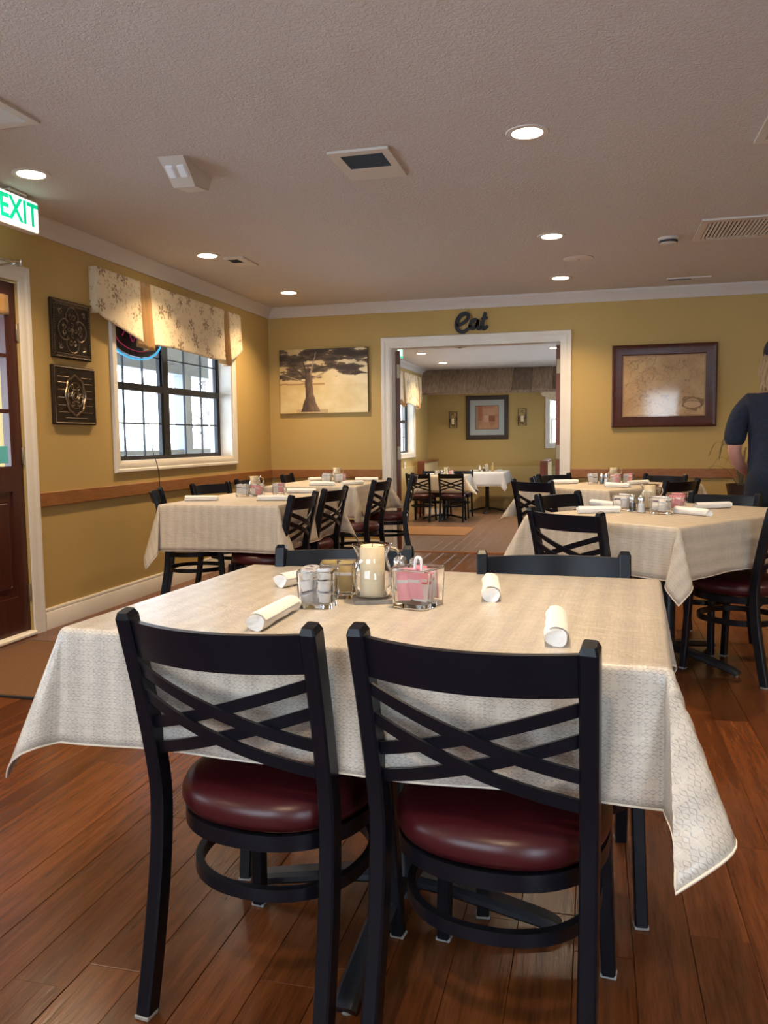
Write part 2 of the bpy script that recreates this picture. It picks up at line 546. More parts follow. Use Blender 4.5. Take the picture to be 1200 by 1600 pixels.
def painted(name, m, w, h, nx, ny, fn, parent, M):
    """flat print: grid in local x,z facing -y; colour from fn(u,v)"""
    vs = []; cols = []
    for j in range(ny + 1):
        for i in range(nx + 1):
            u = i / nx; v = j / ny
            vs.append(M @ Vector(((u - 0.5) * w, 0, (v - 0.5) * h)))
            cols.append(fn(u, v))
    fs = [(j * (nx + 1) + i, j * (nx + 1) + i + 1, (j + 1) * (nx + 1) + i + 1, (j + 1) * (nx + 1) + i) for j in range(ny) for i in range(nx)]
    b = MB(); b.add(vs, fs)
    o = b.build(name, m, parent, smooth=False, clean=False)
    ca = o.data.color_attributes.new('paint', 'FLOAT_COLOR', 'POINT')
    flat = []
    for c in cols:
        flat += [c[0], c[1], c[2], 1.0]
    ca.data.foreach_set('color', flat)
    return o
def lerp3(a, b, t):
    t = max(0.0, min(1.0, t))
    return tuple(x + (y - x) * t for x, y in zip(a, b))
def nz(x, y, z=0.0):
    return noise.noise(Vector((x, y, z)))
def fbm(x, y, o=4, z=0.0):
    s = 0; a = 0.5; f = 1
    for _ in range(o):
        s += a * nz(x * f, y * f, z); a *= 0.5; f *= 2.1
    return s

# =================================================================== STRUCTURE
def wall_strip(axis, c0, c1, a0, a1, z0, z1, holes):
    """wall slab between c0..c1 (thickness) running a0..a1 with holes (h0,h1,zb,zt)"""
    b = MB()
    def bx(p0, p1, q0, q1):
        if p1 - p0 < 1e-4 or q1 - q0 < 1e-4: return
        if axis == 'y': b.box(c0, c1, p0, p1, q0, q1)
        else: b.box(p0, p1, c0, c1, q0, q1)
    cur = a0
    for h0, h1, zb, zt in sorted(holes):
        bx(cur, h0, z0, z1)
        bx(h0, h1, z0, zb); bx(h0, h1, zt, z1)
        cur = h1
    bx(cur, a1, z0, z1)
    return b
W1 = (5.28, 7.215, 1.015, 2.10)      # left window
W2 = (0.30, 2.20, 0.95, 2.10)        # further window on the left, beside the viewer
DR = (3.36, 4.272, 0.0, 2.115)       # entrance door
LT = 0.22
struct(wall_strip('y', XL - LT, XL, YF - WT, YB + WT, 0, ZC, [W1, W2, DR]).build('wall_left', 'wall_paint', smooth=False))
OP = (-2.0, -0.31, -0.3, 2.09)
struct(wall_strip('x', YB, YB + WT, XL, XR, -0.3, ZC, [OP]).build('wall_back', 'wall_paint', smooth=False))
struct(wall_strip('y', XR, XR + WT, YF, YB, 0, ZC, []).build('wall_right', 'wall_paint', smooth=False))
FW = [(-2.5, -0.5, 0.9, 2.15), (0.95, 1.85, 0.03, 2.12), (2.35, 3.6, 0.9, 2.15)]
struct(wall_strip('x', YF - WT, YF, XL - LT, XR + WT, 0, ZC, FW).build('wall_front', 'wall_paint', smooth=False))
struct(MB().box(XL - LT, XR + WT, YF - WT, YB + 0.05, ZC, ZC + 0.15).build('ceiling', 'ceiling_texture', smooth=False))
struct(MB().box(XL - LT, XFR + WT, YB + 0.05, YFB + WT, ZC, ZC + 0.15).build('ceiling_far', 'ceiling_far', smooth=False))
# far room shell
FWL = (13.75, 15.30, 0.90, 2.06)
FWB = (-0.86, 0.35, 1.03, 2.02)
struct(wall_strip('y', XL - LT, XL, YB + WT, YFB + WT, ZF, ZC, [FWL]).build('wall_left_far', 'wall_paint', smooth=False))
struct(wall_strip('x', YFB, YFB + WT, XL, XFR + WT, ZF, ZC, [FWB]).build('wall_back_far', 'wall_paint', smooth=False))
FWR = [(9.6, 11.9, 0.75, 2.1), (13.0, 15.4, 0.75, 2.1)]
struct(wall_strip('y', XFR, XFR + WT, YB + WT, YFB, ZF, ZC, FWR).build('wall_right_far', 'wall_paint', smooth=False))

# plank floors -------------------------------------------------------
def plank_floor(root, x0, x1, y0, y1, ztop, m, view, seed, pw=0.1312, xoff=-0.165):
    rnd = random.Random(seed)
    lens = (0.75, 1.05, 1.35, 1.65)
    protos = {}
    rest = MB()
    k0 = math.floor((x0 - xoff) / pw)
    x = xoff + k0 * pw
    while x < x1:
        xa, xb = max(x, x0), min(x + pw, x1)
        y = y0 - rnd.random() * 0.8
        while y < y1:
            L = rnd.choice(lens)
            ya, yb = max(y, y0), min(y + L, y1)
            y += L
            if yb - ya < 0.02 or xb - xa < 0.01: continue
            full = (yb - ya > L - 1e-6) and (xb - xa > pw - 1e-6)
            cx, cy = (xa + xb) / 2, (ya + yb) / 2
            vis = view(cx, ya, yb)
            dz = rnd.uniform(-0.0006, 0.0006)
            if not vis:
                rest.box(xa + .0008, xb - .0008, ya + .0008, yb - .0008, ztop - 0.012, ztop + dz)
                continue
            key = L if full else (round(xb - xa, 5), round(yb - ya, 5))
            if key not in protos:
                w, l = (xb - xa) - 0.0011, (yb - ya) - 0.0011
                b = MB().cbox(-w / 2, w / 2, -l / 2, l / 2, -0.012, 0, 0.0010)
                o = b.build('plank', m, root, smooth=False)
                protos[key] = o
            else:
                o = protos[key].copy(); COL.objects.link(o); o.parent = root
            o.location = (cx, cy, ztop + dz)
        x += pw
    if rest.v:
        r = rest.build('plank_rest', m, root, smooth=False)
        r['kind'] = 'stuff'
floor = struct(MB().box(XL - LT, XR, YF, YB + WT, -0.30, -0.014).build('floor', 'vent_dark', smooth=False))
plank_floor(floor, XL, XR, YF, YB + WT - 0.03, 0.0, 'floor_plank', lambda cx, ya, yb: -3.35 < cx < 1.75 and yb > 1.25 and cx > -0.55 * yb - 0.6 and cx < 0.23 * yb + 0.35, 3)
floor_far = struct(MB().box(XL, XFR, YB + WT, YFB, ZF - 0.2, ZF - 0.014).build('floor_far', 'vent_dark', smooth=False))
plank_floor(floor_far, XL, XFR, YB + WT, YFB, ZF, 'floor_far', lambda cx, ya, yb: -3.3 < cx < -0.5 and ya > 9.3 and cx > -0.245 * yb - 0.1 and cx < -0.03 * ya, 5)
# threshold nosing at the step down
struct(MB().cbox(OP[0], OP[1], YB + WT - 0.045, YB + WT + 0.012, -0.03, 0.008, 0.004).build('trim_1', 'rail_wood', smooth=False))
struct(MB().box(OP[0], OP[1], YB + WT - 0.0, YB + WT + 0.006, ZF, -0.03).build('trim_2', 'rail_wood', smooth=False))

# crown moulding
crown_prof = [(0, 0), (0.012, 0.0), (0.018, 0.018), (0.045, 0.055), (0.072, 0.078), (0.08, 0.092), (0.08, 0.1), (0, 0.1)]
zc0 = ZC - 0.1
def crown(side, a0, a1, num, X=XL, Y=YB):
    b = MB()
    if side == 'left':
        b.prism([(X + p[0], zc0 + p[1]) for p in crown_prof], 'y', a0, a1)
    else:
        b.prism([(Y - p[0], zc0 + p[1]) for p in crown_prof], 'x', a0, a1)
    struct(b.build('trim_%d' % num, 'crown_white'))
crown('left', YF, YB, 3); crown('back', XL, XR, 4)
crown('left', YB + WT, YFB, 5, X=XL); crown('back', XL, XFR, 6, Y=YFB)

# baseboards
base_prof = [(0, 0), (0.016, 0), (0.016, 0.105), (0.012, 0.112), (0.014, 0.12), (0.008, 0.133), (0, 0.133)]
def baseb(name, side, a0, a1, z=0.0, X=XL, Y=YB):
    b = MB()
    if side == 'left': b.prism([(X + p[0], z + p[1]) for p in base_prof], 'y', a0, a1)
    else: b.prism([(Y - p[0], z + p[1]) for p in base_prof], 'x', a0, a1)
    struct(b.build(name, 'trim_white'))
baseb('baseboard_left', 'left', 4.372, YB)
b = MB(); b.prism([(YB - p[0], p[1]) for p in base_prof], 'x', XL, -2.097); b.prism([(YB - p[0], p[1]) for p in base_prof], 'x', -0.231, XR)
struct(b.build('baseboard_back', 'trim_white'))
baseb('baseboard_left_far', 'left', YB + WT, YFB, ZF)
baseb('baseboard_back_far', 'back', XL, XFR, ZF, Y=YFB)

# wooden chair rail
struct(MB().cbox(XL, XL + 0.02, 4.372, YB, 0.772, 0.859, 0.003).build('trim_7', 'rail_wood_y', smooth=False))
b = MB(); b.cbox(XL, -2.097, YB - 0.02, YB, 0.772, 0.859, 0.003); b.cbox(-0.231, XR, YB - 0.02, YB, 0.772, 0.859, 0.003)
struct(b.build('trim_8', 'rail_wood', smooth=False))
# wainscot of the far room
struct(MB().box(XL, XL + 0.02, YB + WT, YFB, ZF, 0.66).build('trim_9', 'wainscot_paint', smooth=False))
struct(MB().box(XL, XFR, YFB - 0.02, YFB, ZF, 0.60).build('trim_10', 'wainscot_paint', smooth=False))

# casings -------------------------------------------------------------
cas = [(0, 0), (0.012, 0), (0.018, 0.03), (0.016, 0.05), (0.022, 0.058), (0.022, 0.078), (0.012, 0.085), (0.0, 0.085)]   # (proud, across from opening outwards)
def casing(b, axis, face, sign, a0, a1, z0, z1, bottom=False, w=0.085):
    """moulded casing round an opening on a wall face; axis: direction of the opening"""
    k = w / 0.085
    path_in = [(a0, z0), (a0, z1), (a1, z1), (a1, z0)]
    n = len(cas)
    def pt(i, p):
        a, z = path_in[i]; o = p[1] * k
        if i in (0, 1): a -= o
        else: a += o
        if i in (1, 2): z += o
        elif bottom: z -= o
        d = face + sign * p[0]
        return (d, a, z) if axis == 'y' else (a, d, z)
    segs = [(0, 1), (1, 2), (2, 3)] + ([(3, 0)] if bottom else [])
    for i, j in segs:
        vs = [pt(i, p) for p in cas] + [pt(j, p) for p in cas]
        fs = [(q, (q + 1) % n, n + (q + 1) % n, n + q) for q in range(n)] + [tuple(range(n))[::-1], tuple(range(n, 2 * n))]
        b.add(vs, fs)
    return b
# wide opening in the back wall: casing and jamb liner
struct(casing(MB(), 'x', YB, -1, OP[0], OP[1], 0.0, OP[3], w=0.096).build('trim_11', 'trim_white'))
b = MB()
b.box(OP[0], OP[0] + 0.012, YB - 0.004, YB + WT + 0.004, 0, OP[3]); b.box(OP[1] - 0.012, OP[1], YB - 0.004, YB + WT + 0.004, 0, OP[3])
b.box(OP[0] + .012, OP[1] - .012, YB - 0.004, YB + WT + 0.004, OP[3] - 0.012, OP[3])
struct(b.build('trim_12', 'trim_white', smooth=False))
struct(casing(MB(), 'x', YB + WT, 1, OP[0], OP[1], 0.0, OP[3], w=0.09).build('trim_13', 'trim_white'))
struct(casing(MB(), 'y', XL, 1, W1[0], W1[1], W1[2], W1[3], True, w=0.07).build('trim_14', 'trim_white'))
struct(casing(MB(), 'y', XL, 1, DR[0], DR[1], 0.0, DR[3], w=0.095).build('trim_15', 'trim_white'))
struct(casing(MB(), 'y', XL, 1, FWL[0], FWL[1], FWL[2], FWL[3], True, w=0.08).build('trim_16', 'trim_white'))
struct(casing(MB(), 'x', YFB, -1, FWB[0], FWB[1], FWB[2], FWB[3], True, w=0.08).build('trim_17', 'trim_white'))

# windows ---------------------------------------------------------------
_pane_cache = {}
def pane(parent, axis, c, a0, a1, z0, z1, t=0.004):
    key = (axis, round(a1 - a0, 4), round(z1 - z0, 4))
    if key not in _pane_cache:
        w, h = a1 - a0, z1 - z0
        b = MB()
        if axis == 'y': b.add([(0, -w / 2, -h / 2), (0, w / 2, -h / 2), (0, w / 2, h / 2), (0, -w / 2, h / 2)], [(0, 1, 2, 3)])
        else: b.add([(-w / 2, 0, -h / 2), (w / 2, 0, -h / 2), (w / 2, 0, h / 2), (-w / 2, 0, h / 2)], [(0, 1, 2, 3)])
        o = b.build('pane', 'window_pane', parent, smooth=False)
        _pane_cache[key] = o
    else:
        o = _pane_cache[key].copy(); COL.objects.link(o); o.parent = parent
    o.location = (c, (a0 + a1) / 2, (z0 + z1) / 2) if axis == 'y' else ((a0 + a1) / 2, c, (z0 + z1) / 2)
    return o
def sash_window(name, axis, inner, outward, op, frame_m, units, meet, low_rows, up_rows, cols, liner=True, depth=0.12, mull=0.09):
    """frame set 'depth' outward of the wall face; units: list of (a0,a1)"""
    c = inner + outward * depth
    a0, a1, z0, z1 = op
    def bx(b, p0, p1, q0, q1, t=0.05, off=0.0):
        d0, d1 = sorted((c + outward * off, c + outward * (off + t)))
        if axis == 'y': b.box(d0, d1, p0, p1, q0, q1)
        else: b.box(p0, p1, d0, d1, q0, q1)
        return b
    root = MB()
    fw = 0.035
    bx(root, a0, a0 + fw, z0, z1); bx(root, a1 - fw, a1, z0, z1); bx(root, a0 + fw, a1 - fw, z0, z0 + 0.045); bx(root, a0 + fw, a1 - fw, z1 - fw, z1)
    w = struct(root.build(name, frame_m, smooth=False))
    if liner:
        lb = MB()
        d0, d1 = sorted((inner, inner + outward * ((LT if axis == 'y' else WT) + 0.004)))
        t = 0.012
        for p0, p1, q0, q1 in ((a0, a0 + t, z0, z1), (a1 - t, a1, z0, z1), (a0 + t, a1 - t, z0, z0 + t), (a0 + t, a1 - t, z1 - t, z1)):
            if axis == 'y': lb.box(d0, d1, p0, p1, q0, q1)
            else: lb.box(p0, p1, d0, d1, q0, q1)
        lb.build('window_reveal', 'trim_white', w, smooth=False)
    for i, (u0, u1) in enumerate(units):
        if i + 1 < len(units):
            bx(MB(), u1, units[i + 1][0], z0 + .045, z1 - fw, 0.055, -0.004).build('mullion', frame_m, w, smooth=False)
        bx(MB(), u0, u1, meet - 0.028, meet + 0.028, 0.04, -0.002).build('meeting_rail', frame_m, w, smooth=False)
        st = MB()
        bx(st, u1 - 0.03, u1, z0 + .045, meet - .028, 0.03, 0.004); bx(st, u0, u0 + 0.022, z0 + .045, meet - .028, 0.03, 0.004)
        bx(st, u1 - 0.022, u1, meet + .028, z1 - fw, 0.03, 0.012); bx(st, u0, u0 + 0.022, meet + .028, z1 - fw, 0.03, 0.012)
        st.build('sash_stile', frame_m, w, smooth=False)
        for (q0, q1, rows) in ((z0 + 0.045, meet - 0.028, low_rows), (meet + 0.028, z1 - fw, up_rows)):
            mw = 0.012
            for k in range(1, cols):
                p = u0 + (u1 - u0) * k / cols
                bx(MB(), p - mw / 2, p + mw / 2, q0, q1, 0.014, 0.014).build('muntin', frame_m, w, smooth=False)
            for r in range(1, rows):
                q = q0 + (q1 - q0) * r / rows
                bx(MB(), u0, u1, q - mw / 2, q + mw / 2, 0.014, 0.0142).build('muntin', frame_m, w, smooth=False)
            for k in range(cols):
                for r in range(rows):
                    pane(w, axis, c + outward * 0.021, u0 + (u1 - u0) * k / cols, u0 + (u1 - u0) * (k + 1) / cols, q0 + (q1 - q0) * r / rows, q0 + (q1 - q0) * (r + 1) / rows)
    return w
sash_window('window_1', 'y', XL, -1, W1, 'black_frame', [(5.315, 6.15), (6.24, 7.18)], 1.588, 2, 2, 3)
sash_window('window_2', 'y', XL, -1, FWL, 'black_frame', [(13.785, 14.48), (14.57, 15.265)], 1.49, 2, 2, 3)
sash_window('window_3', 'x', YFB, 1, FWB, 'trim_white', [(-0.825, 0.315)], 1.53, 1, 1, 1, depth=0.1)
sash_window('window_4', 'y', XL, -1, W2, 'black_frame', [(0.335, 1.2), (1.3, 2.165)], 1.53, 2, 2, 3)
sash_window('window_5', 'x', YF, -1, FW[0], 'black_frame', [(-2.465, -1.55), (-1.45, -0.535)], 1.53, 2, 2, 3, depth=0.08)
sash_window('window_6', 'x', YF, -1, FW[2], 'black_frame', [(2.385, 3.565)], 1.53, 2, 2, 3, depth=0.08)
for _i, _w in enumerate(FWR):
    sash_window('window_%d' % (7 + _i), 'y', XFR, 1, _w, 'trim_white', [(_w[0] + .035, (_w[0] + _w[1]) / 2 - .04), ((_w[0] + _w[1]) / 2 + .04, _w[1] - .035)], 1.42, 2, 2, 3, depth=0.08)
# glass street door behind the viewer
b = MB(); a0, a1, z0, z1 = FW[1]
b.box(a0, a0 + .07, YF - .1, YF - .05, z0, z1); b.box(a1 - .07, a1, YF - .1, YF - .05, z0, z1); b.box(a0 + .07, a1 - .07, YF - .1, YF - .05, z0, z0 + .2); b.box(a0 + .07, a1 - .07, YF - .1, YF - .05, z1 - .08, z1)
d4 = struct(b.build('door_4', 'black_frame', smooth=False))
pane(d4, 'x', YF - .075, a0 + .07, a1 - .07, z0 + .2, z1 - .08)

# blinds of the far-right window
b_root = thing('window_blind', 'white slatted blind in the small far window beside the opening', 'blind', (0, 0, 0))
pb = None
for i in range(16):
    z = 1.99 - i * 0.028
    M = Matrix.Translation((-0.255, YFB + 0.05, z)) @ Matrix.Rotation(math.radians(35), 4, 'X')
    o = MB().tbox(M, 1.15, 0.03, 0.0015).build('slat', 'blind_white', b_root, smooth=False)

# entrance door -----------------------------------------------------------
door = struct(MB().box(-3.375, -3.330, DR[0] + 0.002, DR[1] - 0.002, 0.012, 0.25).build('door_1', 'mahogany', smooth=False))
def dpart(name, m, *boxes, parent=door):
    b = MB()
    for bx in boxes: b.box(*bx)
    return b.build(name, m, parent, smooth=False)
dx0, dx1 = -3.375, -3.330
dy0, dy1 = DR[0] + 0.002, DR[1] - 0.002
dpart('stile', 'mahogany', (dx0, dx1, dy0, dy0 + 0.11, 0.25, 2.105)); dpart('stile', 'mahogany', (dx0, dx1, dy1 - 0.10, dy1, 0.25, 2.105))
dpart('rail', 'mahogany', (dx0, dx1, dy0 + .11, dy1 - .10, 2.0, 2.105)); dpart('rail', 'mahogany', (dx0, dx1, dy0 + .11, dy1 - .10, 0.88, 1.03))
dpart('lower_panel', 'mahogany', (dx0 + .012, dx1 - .012, dy0 + .11, dy1 - .10, 0.25, 0.88))
M = MB()
for p0, p1 in ((dy0 + .15, (dy0 + dy1) / 2 - .03), ((dy0 + dy1) / 2 + .03, dy1 - .14)):
    M.cbox(dx1 - .013, dx1 - .001, p0, p1, 0.31, 0.82, 0.01)
M.build('raised_panel', 'mahogany', door, smooth=False)
gy0, gy1, gz0, gz1 = dy0 + .11, dy1 - .10, 1.03, 2.0
for k in (1, 2):
    y = gy0 + (gy1 - gy0) * k / 3; dpart('muntin', 'mahogany', (dx0 + .006, dx1 - .006, y - .011, y + .011, gz0, gz1))
    z = gz0 + (gz1 - gz0) * k / 3; dpart('muntin', 'mahogany', (dx0 + .007, dx1 - .007, gy0, gy1, z - .011, z + .011))
for k in range(3):
    for r in range(3):
        pane(door, 'y', (dx0 + dx1) / 2, gy0 + (gy1 - gy0) * k / 3, gy0 + (gy1 - gy0) * (k + 1) / 3, gz0 + (gz1 - gz0) * r / 3, gz0 + (gz1 - gz0) * (r + 1) / 3)
for z in (1.82, 1.09, 0.26):
    h = MB(); h.cbox(-3.329, -3.318, dy1 - 0.012, dy1 + 0.001, z - .05, z + .05, 0.002); h.tube([(-3.318, dy1, z - .055), (-3.318, dy1, z + .055)], 0.006, 8)
    h.build('hinge', 'brass_dull', door)
MB().cbox(-3.328, -3.322, 3.98, 4.135, 1.05, 1.15, 0.001).build('sticker', 'sticker_aqua', door, smooth=False)
cl = MB(); cl.cbox(-3.30, -3.26, 3.60, 3.85, 2.13, 2.19, 0.006)
cl.tube([(-3.24, 3.78, 2.175), (-3.20, 4.17, 2.200)], 0.007, 8); cl.tube([(-3.24, 3.75, 2.165), (-3.215, 4.0, 2.152), (-3.23, 4.15, 2.19)], 0.006, 8)
cl.cbox(-3.225, -3.190, 4.160, 4.175, 2.175, 2.215, 0.003); cl.tube([(-3.288, 4.168, 2.195), (-3.20, 4.168, 2.195)], 0.006, 8)
cl.build('door_closer', 'steel', door)
struct(MB().cbox(XL - 0.1, XL + 0.03, DR[0], DR[1], 0.0, 0.028, 0.008).build('trim_18', 'trim_white', smooth=False))
# gathered gold strip hung over the door glass
b = MB(); vs = []; fs = []; NY = 60; NZ = 4
for j in range(NZ + 1):
    for i in range(NY + 1):
        y = gy0 - 0.03 + (gy1 - gy0 + 0.06) * i / NY
        vs.append((-3.318 + 0.006 * math.sin(i * 1.25 + 0.4 * math.sin(i)), y, 2.025 - 0.115 * j / NZ - 0.004 * math.sin(i * .6) * j / NZ))
for j in range(NZ):
    for i in range(NY):
        fs.append((j * (NY + 1) + i, j * (NY + 1) + i + 1, (j + 1) * (NY + 1) + i + 1, (j + 1) * (NY + 1) + i))
b.add(vs, fs)
o = b.build('door_valance', 'gold_fabric'); tag(o, 'short gathered gold fabric strip across the glass of the dark entrance door', 'valance')
md = o.modifiers.new('thick', 'SOLIDIFY'); md.thickness = 0.003

# folded-back brown doors in the wide opening
def leaf(name, x, rz, sg):
    d = struct(MB().cbox(-0.0215, 0.0215, 0.0, 0.79, 0.012, 2.07, 0.003).build(name, 'door_red_wood', smooth=False))
    d.location = (x, YB + WT + 0.03, 0); d.rotation_euler = (0, 0, math.radians(rz))
    for z in (1.86, 1.02, 0.25):
        h = MB(); h.cbox(-0.017, 0.017, -0.006, 0.0005, z - .07, z + .07, 0.002)
        h.build('hinge', 'brass_dull', d, smooth=False)
    for (za, zb) in ((0.2, 0.95), (1.1, 1.95)):
        MB().cbox(sg * .0215 - .004, sg * .0215 + .004, .14, .68, za, zb, 0.003).build('raised_panel', 'door_red_wood', d, smooth=False)
    return d
leaf('door_2', -1.965, 16, 1); leaf('door_3', -0.348, -2, -1)

# =================================================================== CEILING THINGS
def make_downlight():
    t = thing('recessed_light', '', 'light')
    tr = MB().lathe([(0.068, -0.001), (0.070, -0.006), (0.094, -0.005), (0.097, -0.001), (0.097, 0.0)], 32)
    tr.build('trim_ring', 'plastic_white', t)
    MB().lathe([(0.0, -0.004), (0.068, -0.004), (0.068, -0.001)], 32).build('lens', 'lamp_lens', t)
    return t
dl0 = None
def downlight(x, y, label, z=ZC, power=1.0, col=LAMP_COL):
    global dl0
    if dl0 is None:
        dl0 = make_downlight(); o = dl0
        o.location = (x, y, z); o['label'] = label; o['group'] = 'recessed ceiling lights'
    else:
        o = dup(dl0, (x, y, z), 0, label, 'recessed ceiling lights')
    ld = bpy.data.lights.new('downlight_lamp', 'AREA')
    ld.shape = 'DISK'; ld.size = 0.13; ld.energy = LAMP_POWER * power; ld.color = col
    ld.spread = math.radians(118)
    lo = bpy.data.objects.new('downlight_lamp', ld); COL.objects.link(lo)
    lo.location = (0, 0, -0.0065); lo.parent = o
    return o
downlight(-0.305, 3.88, 'largest lit recessed ceiling light, nearest on the right of the ceiling')
downlight(-0.295, 5.86, 'lit recessed ceiling light, middle one of the right-hand row')
downlight(-0.293, 7.38, 'lit recessed ceiling light of the right-hand row closest to the back wall')
downlight(-2.79, 3.75, 'lit recessed ceiling light right above the green exit sign')
downlight(-2.777, 5.70, 'lit recessed ceiling light above the floral window valance')
downlight(-2.756, 7.32, 'lit recessed ceiling light in the back left corner above the tree painting')
for yy, nm in ((1.9, 'above the front table'), (-0.1, 'right over the viewer')):
    downlight(-0.30, yy, 'recessed ceiling light %s, above the picture' % nm); downlight(-2.78, yy, 'recessed ceiling light left of the one %s, out of the picture' % nm)
for yy, nm in ((0.9, 'beside the viewer'), (3.0, 'right of the second table row'), (5.0, 'right of the standing person'), (7.0, 'right of the framed map')):
    downlight(2.3, yy, 'recessed ceiling light %s, out of the picture' % nm)
downlight(-2.69, 13.06, 'nearer small recessed light on the ceiling of the far room', power=1.2)
downlight(-2.66, 14.83, 'farther small recessed light on the ceiling of the far room', power=1.2)
downlight(-0.6, 10.6, 'recessed light of the far room, out of the picture', power=1.2); downlight(-0.6, 13.0, 'recessed light of the far room, right side, out of the picture', power=1.2)

def ceiling_plate(name, label, cat, x0, x1, y0, y1, gx0, gx1, gy0, gy1, along='x', step=0.018, frame_m='plastic_white', ang=35, louvre_m='plastic_white'):
    cx, cy = (x0 + x1) / 2, (y0 + y1) / 2
    t = thing(name, label, cat, (cx, cy, ZC))
    f = MB(); z0, z1 = -0.012, 0.0
    X0, X1, Y0, Y1 = x0 - cx, x1 - cx, y0 - cy, y1 - cy
    a, b_, c, d = gx0 - cx, gx1 - cx, gy0 - cy, gy1 - cy
    f.box(X0, a, Y0, Y1, z0, z1); f.box(b_, X1, Y0, Y1, z0, z1); f.box(a, b_, Y0, c, z0, z1); f.box(a, b_, d, Y1, z0, z1)
    f.build('frame', frame_m, t, smooth=False)
    MB().box(a, b_, c, d, -0.002, -0.0005).build('duct', 'vent_dark', t, smooth=False)
    proto = None
    if along == 'x':
        n = int((d - c) / step)
        for i in range(n):
            yy = c + (i + 0.5) * (d - c) / n
            if proto is None:
                proto = MB().tbox(Matrix.Rotation(math.radians(ang), 4, 'X'), b_ - a, step * 0.62, 0.0012).build('louvre', louvre_m, t, smooth=False); o = proto
            else:
                o = proto.copy(); COL.objects.link(o)
            o.location = ((a + b_) / 2, yy, -0.0075)
    else:
        n = int((b_ - a) / step)
        for i in range(n):
            xx = a + (i + 0.5) * (b_ - a) / n
            if proto is None:
                proto = MB().tbox(Matrix.Rotation(math.radians(ang), 4, 'Y'), step * 0.62, d - c, 0.0012).build('louvre', louvre_m, t, smooth=False); o = proto
            else:
                o = proto.copy(); COL.objects.link(o)
            o.location = (xx, (c + d) / 2, -0.0075)
    return t
ceiling_plate('ceiling_vent', 'cream square ceiling vent with a dark grille, near the middle of the ceiling', 'vent', -1.25, -0.95, 3.87, 4.29, -1.20, -0.99, 3.92, 4.12, 'x', 0.016, ang=62, louvre_m='louvre_grey')
ceiling_plate('ceiling_vent', 'small cream ceiling vent beside the light above the window valance', 'vent', -2.70, -2.54, 5.80, 6.10, -2.685, -2.60, 5.84, 5.96, 'x', 0.016, ang=60, louvre_m='louvre_grey')
ceiling_plate('return_grille', 'long cream return air grille on the right of the ceiling', 'vent', 0.652, 1.75, 5.70, 6.28, 0.70, 1.70, 5.76, 6.22, 'y', 0.024, ang=32)
ceiling_plate('ceiling_vent', 'cream ceiling vent cut off by the upper right edge of the picture', 'vent', 0.71, 1.15, 3.92, 4.30, 0.75, 1.11, 3.96, 4.26, 'y', 0.024, ang=32)
ceiling_plate('slot_vent', 'narrow dark slot vent on the ceiling near the back wall', 'vent', 0.60, 0.96, 7.68, 7.76, 0.61, 0.80, 7.69, 7.75, 'x', 0.02, ang=70, louvre_m='louvre_grey')
ceiling_plate('ceiling_vent', 'narrow cream ceiling vent at the left edge above the exit sign', 'vent', -2.60, -2.30, 2.9, 3.17, -2.56, -2.34, 2.94, 3.13, 'x', 0.016, ang=-50)

t = thing('smoke_detector', 'small round cream smoke detector on the ceiling left of the return grille', 'smoke detector', (0.485, 6.16, ZC))
MB().lathe([(0.0, -0.045), (0.04, -0.045), (0.055, -0.038), (0.062, -0.014), (0.07, -0.012), (0.072, 0), (0, 0)], 28).build('body', 'plastic_white', t)
MB().lathe([(0.057, -0.034), (0.060, -0.032), (0.063, -0.02), (0.061, -0.018)], 28).build('sensor_slot', 'vent_dark', t)
t = thing('ceiling_cover', 'flat round cream cover plate on the ceiling between two lights', 'cover plate', (-0.13, 6.64, ZC))
MB().lathe([(0.0, -0.008), (0.10, -0.008), (0.115, -0.003), (0.115, 0), (0, 0)], 32).build('plate', 'plastic_white', t)
MB().lathe([(0.0, -0.011), (0.006, -0.011), (0.006, -0.008)], 10).build('screw', 'steel', t)

# emergency light box
t = thing('emergency_light', 'cream box-shaped emergency light fixed flat to the ceiling', 'emergency light', (-2.0, 3.90, ZC), math.radians(4))
b = MB()
zt = [(-0.15, 0.0), (-0.09, -0.055), (0.09, -0.055), (0.15, 0.0)]
b.add([(-0.065, -0.19, 0), (0.065, -0.19, 0), (0.065, 0.17, 0), (-0.065, 0.17, 0), (-0.058, -0.03, -0.10), (0.058, -0.03, -0.10), (0.055, 0.15, -0.07), (-0.055, 0.15, -0.07)],
      [(0, 1, 2, 3), (7, 6, 5, 4), (0, 4, 5, 1), (1, 5, 6, 2), (2, 6, 7, 3), (3, 7, 4, 0)])
b.build('housing', 'plastic_white', t, smooth=False)
for xx in (-0.030, 0.030):
    M = Matrix.Translation((xx, -0.115, -0.047)) @ Matrix.Rotation(math.atan2(-0.10, 0.16), 4, 'X')
    MB().tbox(M, 0.044, 0.075, 0.022, 0.007).build('lens_cover', 'blind_white', t, smooth=False)

